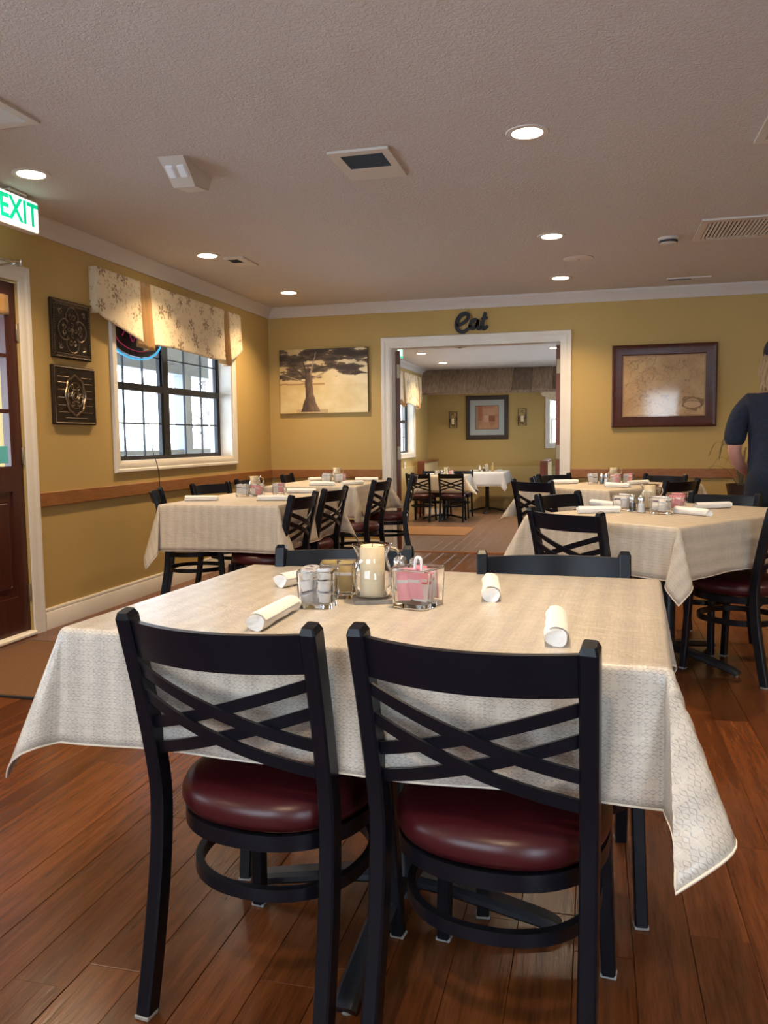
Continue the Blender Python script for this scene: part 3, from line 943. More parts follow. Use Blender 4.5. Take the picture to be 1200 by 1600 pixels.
# exit sign with mesh letters
def text_mesh(txt, size, extrude):
    cu = bpy.data.curves.new('lettering', 'FONT')
    cu.body = txt; cu.size = size; cu.extrude = extrude; cu.offset = 0.0035; cu.align_x = 'CENTER'; cu.align_y = 'CENTER'
    o = bpy.data.objects.new('lettering', cu); COL.objects.link(o)
    dg = bpy.context.evaluated_depsgraph_get(); dg.update()
    me = bpy.data.meshes.new_from_object(o.evaluated_get(dg))
    bpy.data.objects.remove(o); bpy.data.curves.remove(cu)
    return me
def exit_sign(loc, rz, label, face='exit_panel', ink='exit_green', drop=0.0):
    t = thing('exit_sign', label, 'exit sign', loc, rz)
    def rbox(x0, x1, y0, y1, z0, z1, r):
        pts = []
        for cx, cz, a in ((x1 - r, z1 - r, 0), (x0 + r, z1 - r, 90), (x0 + r, z0 + r, 180), (x1 - r, z0 + r, 270)):
            for k in range(5):
                q = math.radians(a + 22.5 * k); pts.append((cx + r * math.cos(q), cz + r * math.sin(q)))
        return MB().prism(pts, 'y', y0, y1)
    D = drop
    rbox(-0.165, 0.165, -0.022, 0.022, -0.20 - D, -0.025 - D, 0.014).build('housing', 'plastic_white', t)
    for s in (-1, 1):
        rbox(-0.158, 0.158, 0.0221 * s, 0.0235 * s, -0.194 - D, -0.031 - D, 0.012).build('face', face, t)
        me = text_mesh('EXIT', 0.165, 0.0012); me.materials.append(MATS[ink])
        for v in me.vertices:
            x, y, z = v.co
            v.co = (x * 0.92, y * 1.05, z)
        o = bpy.data.objects.new('lettering', me); COL.objects.link(o); o.parent = t
        o.location = (0, 0.0245 * s, -0.112 - D)
        o.rotation_euler = (math.radians(90), 0, 0 if s < 0 else PI)
    MB().cbox(-0.07, 0.07, -0.03, 0.03, -0.018, 0.0, 0.006).build('canopy', 'plastic_white', t, smooth=False)
    MB().tube([(0, 0, -0.018), (0, 0, -0.03 - D)], 0.012, 10).build('stem', 'plastic_white', t)
    return t
exit_sign((-3.06, 3.965, ZC), PI / 2, 'lit exit sign with green letters hanging at the left edge of the picture')
exit_sign((-2.58, 11.0, ZC), PI / 2, 'green exit sign seen edge-on inside the far room behind the opening', 'exit_green', 'exit_panel', 0.07)
b = MB().cbox(-0.04, 0.04, -0.05, 0.05, -0.07, 0, 0.01)
for s in (-1, 1): b.lathe([(0, -0.03), (0.028, -0.03), (0.03, 0.0), (0.02, 0.02), (0, 0.02)], 14, (0.0, s * 0.06, -0.09))
o = b.build('twin_spot', 'steel'); o.location = (-2.42, 11.15, ZC); tag(o, 'small twin-headed emergency spot beside the far room exit sign', 'emergency light')

# =================================================================== LEFT WALL
# window valance -------------------------------------------------------
def fabric_panel(fn, nu, nv, name, m, parent, thick=0.004, uvs=1.0):
    vs = []; uv = []; fs = []
    for j in range(nv + 1):
        for i in range(nu + 1):
            p, q = fn(i / nu, j / nv)
            vs.append(p); uv.append(q)
    for j in range(nv):
        for i in range(nu):
            fs.append((j * (nu + 1) + i, j * (nu + 1) + i + 1, (j + 1) * (nu + 1) + i + 1, (j + 1) * (nu + 1) + i))
    b = MB(); b.add(vs, fs)
    o = b.build(name, m, parent, clean=False, angle=60)
    l = o.data.uv_layers.new(name='UVMap')
    for li, lp in enumerate(o.data.loops):
        l.data[li].uv = uv[lp.vertex_index]
    if thick:
        md = o.modifiers.new('thick', 'SOLIDIFY'); md.thickness = thick
    return o
def valance(y0, y1, ztop, zmain, label, xw=XL, drop_side=0.33, seed=0, out=0.105, pl=(0.27, 0.235), pr=(0.245, 0.20)):
    """box-pleated valance along a left wall; side tails curve up to the outer ends"""
    t = thing('window_valance', label, 'valance', (xw, (y0 + y1) / 2, ztop))
    cy = (y0 + y1) / 2
    L = lambda y: y - cy
    H = ztop - zmain
    # mounting board
    MB().box(0.0, out - 0.008, L(y0), L(y1), -0.03, -0.004).build('mounting_board', 'trim_white', t, smooth=False)
    ya, yb = y0 + 0.56 * (y1 - y0) / 2.34, y0 + 0.72 * (y1 - y0) / 2.34     # left pleat
    yc, yd = y1 - 0.40 * (y1 - y0) / 2.34, y1 - 0.27 * (y1 - y0) / 2.34     # right pleat
    def side_z(u, outer_first):
        # bottom edge height: short at the outer end, long at the pleat
        k = u if outer_first else 1 - u
        return H * (0.70 + 0.28 * (k ** 0.75))
    def wave(y, v):
        return 0.006 * math.sin(y * 9 + seed) * v + 0.012 * v * v
    def left(u, v):
        y = y0 + (ya - y0) * u
        d = side_z(u, True) * v
        k = 0.02 * math.sin(u * PI) * v
        return (out + wave(y, v) + k, L(y), -d), (y - y0, -d)
    def main(u, v):
        y = yb - 0.03 + (yc - yb + 0.06) * u
        d = H * (1.0 - 0.02 * math.sin(u * PI * 2)) * v
        return (out + 0.004 + wave(y, v), L(y), -d), (y - y0, -d)
    def right(u, v):
        y = yd + (y1 - yd) * u
        d = side_z(1 - u, True) * v
        return (out + wave(y, v), L(y), -d), (y - y0, -d)
    fabric_panel(left, 20, 16, 'side_panel', 'floral_fabric', t)
    fabric_panel(main, 60, 20, 'centre_panel', 'floral_fabric', t)
    fabric_panel(right, 14, 16, 'side_panel', 'floral_fabric', t)
    # returns to the wall
    for yy, first in ((y0, 0), (y1, 1)):
        def ret(u, v, yy=yy):
            d = H * 0.68 * v
            return (out * u + wave(yy, v) * u, L(yy), -d), (yy - y0 - u * out, -d)
        fabric_panel(ret, 4, 10, 'return_panel', 'floral_fabric', t)
    # gold inverted pleats
    for (p, q) in ((ya, yb), (yc, yd)):
        def pleat(u, v, p=p, q=q):
            # M-shaped fold opening towards the hem
            y = p - 0.012 + (q - p + 0.024) * u
            fold = abs(((u * 2) % 1.0) - 0.5) * 2
            x = out - 0.012 + (0.045 * (1 - fold)) * (0.35 + 0.65 * v) * (-1 if 0 else 1) - 0.03 * fold * v
            d = H * (1.045 + 0.05 * math.sin(u * PI)) * v
            return (x, L(y) , -d), (y - y0, -d)
        fabric_panel(pleat, 24, 14, 'pleat', 'gold_fabric', t)
    return t
valance(5.0, 7.35, 2.345, 1.89, 'cream floral window valance with two gold pleats on the left wall', out=0.052)
valance(13.45, 15.55, 2.33, 1.78, 'small floral valance over the left window of the far room', seed=2)

# valance of the window on the far wall
t = thing('window_valance', 'floral valance with a curved tail over the far wall window', 'valance', (-0.25, YFB, 2.1))
def fv(u, v):
    x = -0.78 + 1.5 * u
    d = (0.22 - 0.12 * max(0, 1 - u * 6) ) * v
    return (x, -0.06 - 0.02 * v + 0.01 * math.sin(u * 40), -d), (x, d)
fabric_panel(fv, 50, 8, 'panel', 'floral_fabric', t)
def fv2(u, v):
    return (-0.78, -0.06 * u, -0.10 * v), (u * .06, v * .1)
fabric_panel(fv2, 3, 4, 'return_panel', 'floral_fabric', t)

# relief tiles -----------------------------------------------------------
def relief_tile(yc_, zc_, w, h, label, style):
    t = thing('wall_plaque', label, 'wall plaque', (XL, yc_, zc_))
    MB().cbox(0.0, 0.026, -w / 2, w / 2, -h / 2, h / 2, 0.006).build('panel', 'pewter_dark', t, smooth=False)
    X = 0.027
    P = lambda a, b_: (X, a, b_)
    fr = MB()
    rects = [(w / 2 - 0.012, h / 2 - 0.012, 0.005)] + ([(w / 2 - 0.032, h / 2 - 0.032, 0.003)] if style == 1 else [])
    for a, b_, r in rects:
        fr.tube([P(-a, -b_), P(a, -b_), P(a, b_), P(-a, b_)], r, 6, closed=True)
    fr.build('border', 'pewter', t)
    def circ(cx, cz, r, rad, n=28, a0=0, a1=360):
        pts = [P(cx + r * math.cos(math.radians(a0 + (a1 - a0) * k / n)), cz + r * math.sin(math.radians(a0 + (a1 - a0) * k / n))) for k in range(n + (a1 - a0 < 360))]
        return pts
    def spiral(cx, cz, r0, r1, a0, turns, n=26):
        return [P(cx + (r0 + (r1 - r0) * k / n) * math.cos(math.radians(a0) + turns * 2 * PI * k / n), cz + (r0 + (r1 - r0) * k / n) * math.sin(math.radians(a0) + turns * 2 * PI * k / n)) for k in range(n + 1)]
    s = min(w, h)
    if style == 1:
        r = MB()
        for k in range(4):
            a = math.radians(90 * k)
            cx, cz = 0.215 * s * math.cos(a), 0.215 * s * math.sin(a)
            r.tube(circ(cx, cz, 0.175 * s, 0, 26, 90 * k - 128, 90 * k + 128), 0.0045, 6)
        r.build('quatrefoil', 'pewter', t)
        r = MB()
        for k in range(4):
            a = math.radians(90 * k)
            for sg in (-1, 1):
                cx = 0.22 * s * math.cos(a) + sg * 0.055 * s * math.cos(a + PI / 2); cz = 0.22 * s * math.sin(a) + sg * 0.055 * s * math.sin(a + PI / 2)
                r.tube(spiral(cx, cz, 0.008, 0.052 * s, 90 * k, 1.25 * sg), 0.0035, 6)
            r.tube(spiral(0.085 * s * math.cos(a), 0.085 * s * math.sin(a), 0.004, 0.045 * s, 90 * k + 45, 1.0), 0.003, 6)
        r.build('scrollwork', 'pewter', t)
        r = MB()
        for k in range(4):
            a = math.radians(45 + 90 * k)
            cx, cz = 0.47 * s * math.cos(a) * w / s, 0.47 * s * math.sin(a) * h / s
            for q in range(3):
                aa = a + PI + (q - 1) * 0.75
                r.tube([P(cx, cz), P(cx + 0.05 * s * math.cos(aa), cz + 0.05 * s * math.sin(aa)), P(cx + 0.09 * s * math.cos(aa + .3), cz + 0.09 * s * math.sin(aa + .3))], 0.0035, 6)
        r.build('corner_leaf', 'pewter', t)
        r = MB(); r.lathe([(0, 0.006), (0.012, 0.004), (0.016, 0.0)], 16); r.xform(Matrix.Translation((X - .001, 0, 0)) @ Matrix.Rotation(PI / 2, 4, 'Y')); r.build('boss', 'pewter', t)
        r = MB()
        n = 22
        for k in range(n):
            f = -0.5 + (k + .5) / n
            for (a, b_) in ((f * (w - .06), h / 2 - .022), (f * (w - .06), -h / 2 + .022), (w / 2 - .022, f * (h - .06)), (-w / 2 + .022, f * (h - .06))):
                r.cbox(X - .003, X + .003, a - .005, a + .005, b_ - .004, b_ + .004, .0015)
        r.build('bead_row', 'pewter', t, smooth=False)
    else:
        r = MB()
        ov = [P(0.27 * s * math.cos(2 * PI * k / 40) * (1 + 0.05 * math.cos(2 * PI * k / 40 * 8)), 0.33 * s * math.sin(2 * PI * k / 40) * (1 + 0.05 * math.cos(2 * PI * k / 40 * 8))) for k in range(40)]
        r.tube(ov, 0.007, 6, closed=True)
        r.tube(circ(0, 0, 0.22 * s, 0, 36), 0.003, 6, closed=True)
        r.build('wreath', 'pewter', t)
        r = MB(); r.tube(circ(0, 0, 0.10 * s, 0, 26), 0.006, 6, closed=True); r.tube(circ(0, 0, 0.055 * s, 0, 20), 0.004, 6, closed=True)
        for k in range(6):
            a = 60 * k
            r.tube(spiral(0.155 * s * math.cos(math.radians(a)), 0.155 * s * math.sin(math.radians(a)), 0.004, 0.05 * s, a, 1.1 if k % 2 else -1.1), 0.0035, 6)
        r.build('medallion', 'pewter', t)
        r = MB()
        for z in (-0.29, -0.17, -0.04, 0.09, 0.21, 0.31):
            for sg in (-1, 1):
                e = 0.40 * w * sg; i0 = sg * (0.31 * s * math.sqrt(max(0.05, 1 - (z / 0.36) ** 2)) + .004)
                if abs(e) > abs(i0): r.tube([P(i0, z * h), P(e, z * h)], 0.0022, 6)
        r.tube([P(-0.25 * w, -0.385 * h), P(0.25 * w, -0.385 * h)], 0.0025, 6)
        r.build('ruled_line', 'pewter', t)
relief_tile(4.752, 1.888, 0.41, 0.372, 'upper square pewter plaque with a quatrefoil scroll relief between door and window', 1)
relief_tile(4.757, 1.470, 0.45, 0.378, 'lower square dark plaque with an oval wreath relief below the scroll plaque', 2)

# neon sign in the window -----------------------------------------------------
t = thing('neon_sign', 'dark oval neon sign with blue rim hanging in the window behind the valance', 'neon sign', (-3.375, 5.66, 1.965))
def oval(a, b_, x, n=48):
    return [(x, a * math.cos(2 * PI * k / n), b_ * math.sin(2 * PI * k / n)) for k in range(n)]
b = MB(); n = 48
b.add(oval(0.365, 0.155, -0.008) + oval(0.365, 0.155, 0.008), [tuple(range(n))[::-1], tuple(range(n, 2 * n))] + [(k, (k + 1) % n, n + (k + 1) % n, n + k) for k in range(n)])
b.build('back_panel', 'sign_black', t)
MB().tube(oval(0.385, 0.172, 0.0), 0.008, 8, closed=True).build('neon_rim', 'neon_blue', t)
r = MB(); r.tube(oval(0.30, 0.115, 0.018), 0.004, 8, closed=True); r.build('neon_ring', 'neon_pink', t)
r = MB(); r.tube(catmull([(0.018, -0.20, -0.02), (0.018, -0.13, 0.05), (0.018, -0.06, -0.05), (0.018, 0.02, 0.05), (0.018, 0.10, -0.05), (0.018, 0.19, 0.03)], 8), 0.005, 8); r.build('neon_curl', 'neon_pink', t)
MB().cbox(-0.03, -0.008, 0.05, 0.14, -0.05, 0.05, 0.005).build('transformer', 'plastic_white', t, smooth=False)
o = MB().tube(catmull([(-3.36, 5.72, 1.74), (-3.345, 5.745, 1.4), (-3.31, 5.75, 1.10), (-3.283, 5.755, 1.00), (-3.272, 5.765, 0.90), (-3.28, 5.775, 0.70), (-3.285, 5.78, 0.40)], 8), 0.003, 6).build('power_cord', 'rubber')
tag(o, 'thin dark cord hanging from the window down over the wooden rail', 'cord')

# =================================================================== BACK WALL
# tree painting
def tree_paint(u, v):
    n1 = fbm(u * 4, v * 4, 5, 3.3)
    cream = lerp3((0.58, 0.43, 0.20), (0.78, 0.66, 0.42), 0.5 + n1 * 1.2 + (u - 0.5) * 0.9)
    c = cream
    if v < 0.44:
        c = lerp3((0.55, 0.40, 0.16), (0.74, 0.64, 0.40), u * 0.9 + n1 + (0.44 - v) * 0.4)
    # horizon line on the left
    if abs(v - 0.455 - 0.01 * nz(u * 9, 1)) < 0.012 and u < 0.52:
        c = lerp3((0.28, 0.13, 0.05), c, 0.25)
    # canopy
    ax, az = u - 0.28, v - 0.50
    k = fbm(u * 3.2 + 5, v * 7.5, 5, 8.1)
    reach = 0.62 + 0.35 * (v - 0.5)
    dens = k * 2.6 + 0.75 * (v - 0.50) - max(0, u - 0.50) * 0.55 + 0.14 - 0.35 * max(0, v - 0.9)
    low = 0.50 + 0.10 * u + 0.03 * nz(u * 14, 4.2)
    if v > low and dens > 0.0:
        c = lerp3((0.17, 0.12, 0.075), (0.05, 0.034, 0.024), dens * 2.0)
        if dens < 0.09: c = lerp3(cream, c, dens / 0.09)
    # branches
    for (bx, bz, ex, ez, wd) in ((0.335, 0.50, 0.10, 0.80, 0.018), (0.34, 0.5, 0.42, 0.95, 0.014), (0.36, 0.52, 0.62, 0.70, 0.012), (0.33, 0.5, 0.25, 0.95, 0.014), (0.34, 0.46, 0.02, 0.62, 0.012)):
        dx, dz = ex - bx, ez - bz
        s = max(0, min(1, ((u - bx) * dx + (v - bz) * dz) / (dx * dx + dz * dz)))
        d = math.hypot(u - bx - dx * s + 0.012 * nz(v * 12, bx * 9), v - bz - dz * s)
        if d < wd * (1 - 0.7 * s):
            c = (0.33, 0.24, 0.15) if (bx > 0.338) else (0.055, 0.035, 0.022)
    # trunk
    tw = 0.044 + 0.075 * max(0, (0.30 - v) / 0.30) ** 1.3
    tc = 0.338 + 0.03 * (0.45 - v)
    d = abs(u - tc + 0.01 * nz(v * 10, 2))
    if 0.02 < v < 0.62 and d < tw * (1 - 0.5 * max(0, (v - 0.5) / 0.12)):
        e = (u - tc) / tw
        c = lerp3((0.05, 0.03, 0.02), (0.20, 0.125, 0.08), 0.45 + 0.5 * e + 0.8 * fbm(u * 30, v * 8, 3))
    elif v <= 0.06 and abs(u - 0.37) < 0.18:
        c = lerp3(c, (0.36, 0.24, 0.13), 0.6)
    return c
t = thing('tree_painting', 'unframed canvas painting of a dark spreading tree on a cream ground', 'painting', (-2.704, YB, 1.771))
MB().box(-0.474, 0.474, -0.036, -0.001, -0.326, 0.326).build('stretcher', 'dark_frame', t, smooth=False)
painted('canvas', 'canvas_print', 0.95, 0.654, 190, 130, tree_paint, t, Matrix.Translation((0, -0.0365, 0)))

# framed antique map
def map_paint(u, v):
    n1 = fbm(u * 3, v * 3, 5, 1.7)
    c = lerp3((0.42, 0.24, 0.10), (0.62, 0.43, 0.22), 0.5 + n1 * 1.1)
    # coast and river lines
    for q, (sx, sy, th) in enumerate(((2.2, 3.1, 0.012), (4.1, 2.7, 0.012), (7.0, 6.0, 0.014))):
        k = fbm(u * sx + 3 * q, v * sy + q, 4, 5.5 + q)
        if abs(k) < th * 0.9:
            c = lerp3(c, (0.20, 0.12, 0.06), 0.55)
    if min(u, 1 - u) < 0.02 or min(v, 1 - v) < 0.025:
        c = lerp3(c, (0.22, 0.13, 0.07), 0.5)
    if abs(u - 0.33) + abs(v - 0.33) < 0.3 and fbm(u * 22, v * 30, 2, 9) > 0.22:
        c = lerp3(c, (0.18, 0.1, 0.05), 0.5)
    # cartouche
    du, dv = (u - 0.845) / 0.10, (v - 0.19) / 0.055
    r = math.hypot(du, dv)
    ru = math.hypot((u - 0.845) / 0.135, (v - 0.215) / 0.115)
    if ru < 0.95 + 0.5 * fbm(u * 16, v * 12, 3, 4.4) + 0.10 * math.sin(3 * math.atan2(v - .215, u - .845) + 0.6):
        if ru > 0.62: c = lerp3((0.10, 0.08, 0.04), (0.38, 0.20, 0.07), 0.5 + fbm(u * 40, v * 40, 3))
    if r < 1: c = (0.55, 0.36, 0.19)
    elif r < 1.15: c = (0.16, 0.09, 0.05)
    return c
t = thing('framed_map', 'antique tan map behind glass in a wide dark mahogany frame', 'picture', (0.622, YB, 1.632))
w, h, fw = 0.93, 0.765, 0.098
b = MB()
prof = [(0, 0), (0, 0.030), (0.012, 0.036), (0.04, 0.026), (0.085, 0.020), (0.098, 0.014), (0.098, 0)]
def picture_frame(w, h, prof, m, parent, name='frame'):
    b = MB(); n = len(prof)
    cs = [(-w / 2, -h / 2, 1, 1), (w / 2, -h / 2, -1, 1), (w / 2, h / 2, -1, -1), (-w / 2, h / 2, 1, -1)]
    rings = [[(cx + sx * p[0], -p[1], cz + sz * p[0]) for p in prof] for cx, cz, sx, sz in cs]
    for i in range(4):
        j = (i + 1) % 4
        b.add(rings[i] + rings[j], [(q, (q + 1) % n, n + (q + 1) % n, n + q) for q in range(n)])
    return b.build(name, m, parent, angle=25)
picture_frame(w, h, prof, 'frame_mahogany', t)
painted('map_print', 'glazed_print', w - 0.19, h - 0.19, 170, 130, map_paint, t, Matrix.Translation((0, -0.013, 0)))
MB().box(-w / 2 + .05, w / 2 - .05, -0.0125, -0.001, -h / 2 + .05, h / 2 - .05).build('backing', 'dark_frame', t, smooth=False)

# 'eat' script letters
t = thing('eat_sign', 'black script word eat mounted on the wall above the wide opening', 'sign', (-1.165, YB - 0.002, 2.288))
S = 0.165
def stroke(pts, r=0.0125, sc=None):
    p = catmull([(x, 0, z) for x, z in pts], 7)
    n = len(p)
    prof = [(-0.011, -1), (0.011, -1), (0.011, 1), (-0.011, 1)]
    prof = [(a, b_ * r) for a, b_ in prof]
    b = MB()
    scs = [0.6 + 0.75 * math.sin(PI * min(1, max(0, (i + 1) / (n + 1)))) ** 0.6 for i in range(n)]
    vs = []; k = 4
    for i, q in enumerate(p):
        tg = (p[min(i + 1, n - 1)] - p[max(i - 1, 0)]).normalized()
        nn = Vector((-tg.z, 0, tg.x))
        w_ = r * scs[i]
        for dy, sg in ((-0.022, -1), (-0.022, 1), (-0.0, 1), (-0.0, -1)):
            vs.append(q + nn * w_ * sg + Vector((0, dy, 0)))
    fs = []
    for i in range(n - 1):
        for q in range(4):
            r_ = (q + 1) % 4
            fs.append((i * 4 + q, i * 4 + r_, i * 4 + 4 + r_, i * 4 + 4 + q))
    fs += [(3, 2, 1, 0), tuple((n - 1) * 4 + q for q in range(4))]
    b.add(vs, fs)
    return b
def sh(pts, dx, k=1.0):
    return [((x * k + dx) + 0.12 * z * k, z * k) for x, z in pts]
le = [(-0.158, -0.020), (-0.105, -0.004), (-0.052, 0.036), (-0.040, 0.072), (-0.066, 0.094), (-0.108, 0.082), (-0.146, 0.036), (-0.158, -0.022), (-0.138, -0.066), (-0.098, -0.082), (-0.056, -0.062), (-0.016, -0.018)]
stroke(le, 0.0150).build('letter_e', 'sign_black', t)
la = [(0.055, 0.018), (0.030, 0.032), (-0.005, 0.018), (-0.022, -0.022), (-0.008, -0.052), (0.022, -0.040), (0.045, -0.008), (0.058, 0.022)]
la2 = [(0.058, 0.028), (0.050, -0.010), (0.048, -0.045), (0.068, -0.055), (0.090, -0.030)]
bb = stroke(la, 0.0135); b2 = stroke(la2, 0.0135); bb.add(b2.v, b2.f); bb.build('letter_a', 'sign_black', t)
lt = [(0.126, 0.100), (0.108, 0.03), (0.095, -0.025), (0.105, -0.056), (0.130, -0.050), (0.148, -0.030)]
lt2 = [(0.085, 0.036), (0.115, 0.040), (0.150, 0.044)]
bb = stroke(lt, 0.0145); b2 = stroke(lt2, 0.009); b2.v = [(x, y - 0.001, z) for x, y, z in b2.v]; bb.add(b2.v, b2.f); bb.build('letter_t', 'sign_black', t)

# =================================================================== FURNITURE
# ---- black metal cross-back chair, faces +y, origin on the floor under the seat
def post_y(z):
    pts = [(0, -0.250), (0.12, -0.226), (0.28, -0.198), (0.42, -0.186), (0.52, -0.194), (0.68, -0.226), (0.838, -0.266)]
    for (z0, y0), (z1, y1) in zip(pts, pts[1:]):
        if z <= z1: return y0 + (y1 - y0) * (z - z0) / (z1 - z0)
    return pts[-1][1]
def make_chair():
    t = thing('dining_chair', '', 'chair')
    for s in (-1, 1):
        pth = catmull([(s * 0.197, -0.250, 0.006), (s * 0.195, -0.226, 0.12), (s * 0.193, -0.198, 0.28), (s * 0.192, -0.186, 0.42), (s * 0.193, -0.194, 0.52), (s * 0.196, -0.226, 0.68), (s * 0.199, -0.262, 0.826)], 5)
        b = MB().sweep(pth, crect(0.032, 0.040, 0.004), up=(0, 1, 0))
        # tapered cap
        top = pth[-1]; d = (pth[-1] - pth[-2]).normalized()
        b.sweep([top, top + d * 0.012], crect(0.032, 0.040, 0.004), up=(0, 1, 0), scales=[1.0, 0.72])
        o = b.build('back_post', 'black_metal', t, angle=25)
        MB().cbox(s * 0.197 - 0.017, s * 0.197 + 0.017, -0.271, -0.235, 0.0, 0.009, 0.002).build('glide', 'glide', o, smooth=False)
    for s in (-1, 1):
        b = MB().sweep([(s * 0.186, 0.182, 0.006), (s * 0.172, 0.160, 0.405)], crect(0.030, 0.030, 0.003), up=(0, 1, 0))
        o = b.build('leg', 'black_metal', t, angle=25)
        MB().cbox(s * 0.186 - 0.017, s * 0.186 + 0.017, 0.167, 0.197, 0.0, 0.009, 0.002).build('glide', 'glide', o, smooth=False)
    def sup(rx, ry, e, z, n=48, cy=-0.005):
        out = []
        for k in range(n):
            a = 2 * PI * k / n; c, s_ = math.cos(a), math.sin(a)
            out.append((rx * math.copysign(abs(c) ** (2 / e), c), cy + ry * math.copysign(abs(s_) ** (2 / e), s_), z))
        return out
    MB().sweep(sup(0.196, 0.200, 2.3, 0.386), rect(0.016, 0.032), up=(0, 0, 1), closed=True).build('seat_frame', 'black_metal', t, angle=30)
    MB().sweep(sup(0.182, 0.186, 2.2, 0.272), rect(0.016, 0.026), up=(0, 0, 1), closed=True).build('foot_ring', 'black_metal', t, angle=30)
    # cushion
    b = MB(); rows = [(0.0, 0.404), (0.88, 0.404), (0.965, 0.410), (1.0, 0.426), (0.995, 0.444), (0.955, 0.460), (0.87, 0.470), (0.72, 0.476), (0.5, 0.479), (0.25, 0.480), (0.0, 0.480)]
    n = 48; vs = []; fs = []
    for k, z in rows:
        for p in sup(0.208, 0.214, 2.35, z, n): vs.append((p[0] * k, -0.005 + (p[1] + 0.005) * k, z))
    for i in range(len(rows) - 1):
        for q in range(n):
            fs.append((i * n + q, i * n + (q + 1) % n, (i + 1) * n + (q + 1) % n, (i + 1) * n + q))
    b.add(vs, fs); b.build('seat', 'burgundy_vinyl', t, angle=80)
    # curved top rail
    def bow(x): return -0.050 * (1 - (x / 0.19) ** 2)
    N = 16; vs = []; fs = []
    for i in range(N + 1):
        x = -0.186 + 0.372 * i / N
        for z, dy in ((0.745, -0.008), (0.745, 0.008), (0.820, 0.008), (0.820, -0.008)):
            vs.append((x, post_y(z) + bow(x) + dy, z))
    for i in range(N):
        for q in range(4):
            r = (q + 1) % 4; fs.append((i * 4 + q, i * 4 + r, i * 4 + 4 + r, i * 4 + 4 + q))
    fs += [(0, 1, 2, 3), tuple(N * 4 + q for q in (3, 2, 1, 0))]
    MB().add(vs, fs).build('top_rail', 'black_metal', t, angle=30)
    zs = (0.722, 0.666, 0.600, 0.545)
    for za, zb, off in ((zs[0], zs[2], -0.005), (zs[1], zs[3], -0.005), (zs[2], zs[0], 0.004), (zs[3], zs[1], 0.004)):
        vs = []; fs = []; N = 16
        for i in range(N + 1):
            x = -0.184 + 0.368 * i / N; z = za + (zb - za) * i / N
            for dz, dy in ((-0.0125, -0.004), (-0.0125, 0.004), (0.0125, 0.004), (0.0125, -0.004)):
                vs.append((x, post_y(z + dz) + bow(x) * 0.9 + dy + off, z + dz))
        for i in range(N):
            for q in range(4):
                r = (q + 1) % 4; fs.append((i * 4 + q, i * 4 + r, i * 4 + 4 + r, i * 4 + 4 + q))
        fs += [(0, 1, 2, 3), tuple(N * 4 + q for q in (3, 2, 1, 0))]
        MB().add(vs, fs).build('cross_slat', 'black_metal', t, angle=30)
    return t
chair0 = None
def chair(back_xy, face_deg, label, group='black cross-back dining chairs', z=0.0):
    """back_xy: where the top of the back stands; face_deg: direction the sitter looks, 90 = +y"""
    global chair0
    rz = math.radians(face_deg - 90)
    d = Vector((math.cos(math.radians(face_deg)), math.sin(math.radians(face_deg))))
    loc = (back_xy[0] + d.x * 0.262, back_xy[1] + d.y * 0.262, z)
    if chair0 is None:
        chair0 = make_chair(); chair0.location = loc; chair0.rotation_euler = (0, 0, rz)
        chair0['label'] = label; chair0['group'] = group
        return chair0
    return dup(chair0, loc, rz, label, group)

# ---- pedestal table
TH = 0.768       # table top surface under the cloth
def make_table(w, d, label, loc, rz, zf=0.0):
    t = thing('pedestal_table', label, 'table', loc, rz)
    MB().cbox(-w / 2, w / 2, -d / 2, d / 2, TH - 0.03, TH, 0.004).build('tabletop', 'table_wood', t, smooth=False)
    MB().lathe([(0.0, 0.05), (0.05, 0.05), (0.042, 0.09), (0.038, 0.14), (0.038, TH - 0.05), (0.11, TH - 0.045), (0.11, TH - 0.03), (0, TH - 0.03)], 20).build('column', 'cast_iron', t)
    for k, L in ((0, min(w, 0.82) * 0.47), (1, min(d, 0.95) * 0.46), (2, min(w, 0.82) * 0.47), (3, min(d, 0.95) * 0.46)):
        a = PI / 2 * k; c, s = math.cos(a), math.sin(a)
        pth = catmull([(0.02, 0.085), (L * 0.35, 0.072), (L * 0.7, 0.045), (L * 0.93, 0.026), (L, 0.012)], 4)
        b = MB().sweep([(p.x * c, p.x * s, p.y) for p in pth], crect(0.055, 0.03, 0.009), up=(0, 0, 1), scales=[1.15 - 0.25 * i / (len(pth) - 1) for i in range(len(pth))])
        o = b.build('base_foot', 'cast_iron', t)
        MB().lathe([(0, 0), (0.014, 0), (0.014, 0.012), (0, 0.012)], 10, (L * 0.96 * c, L * 0.96 * s, 0)).build('leveller', 'glide', o)
    return t

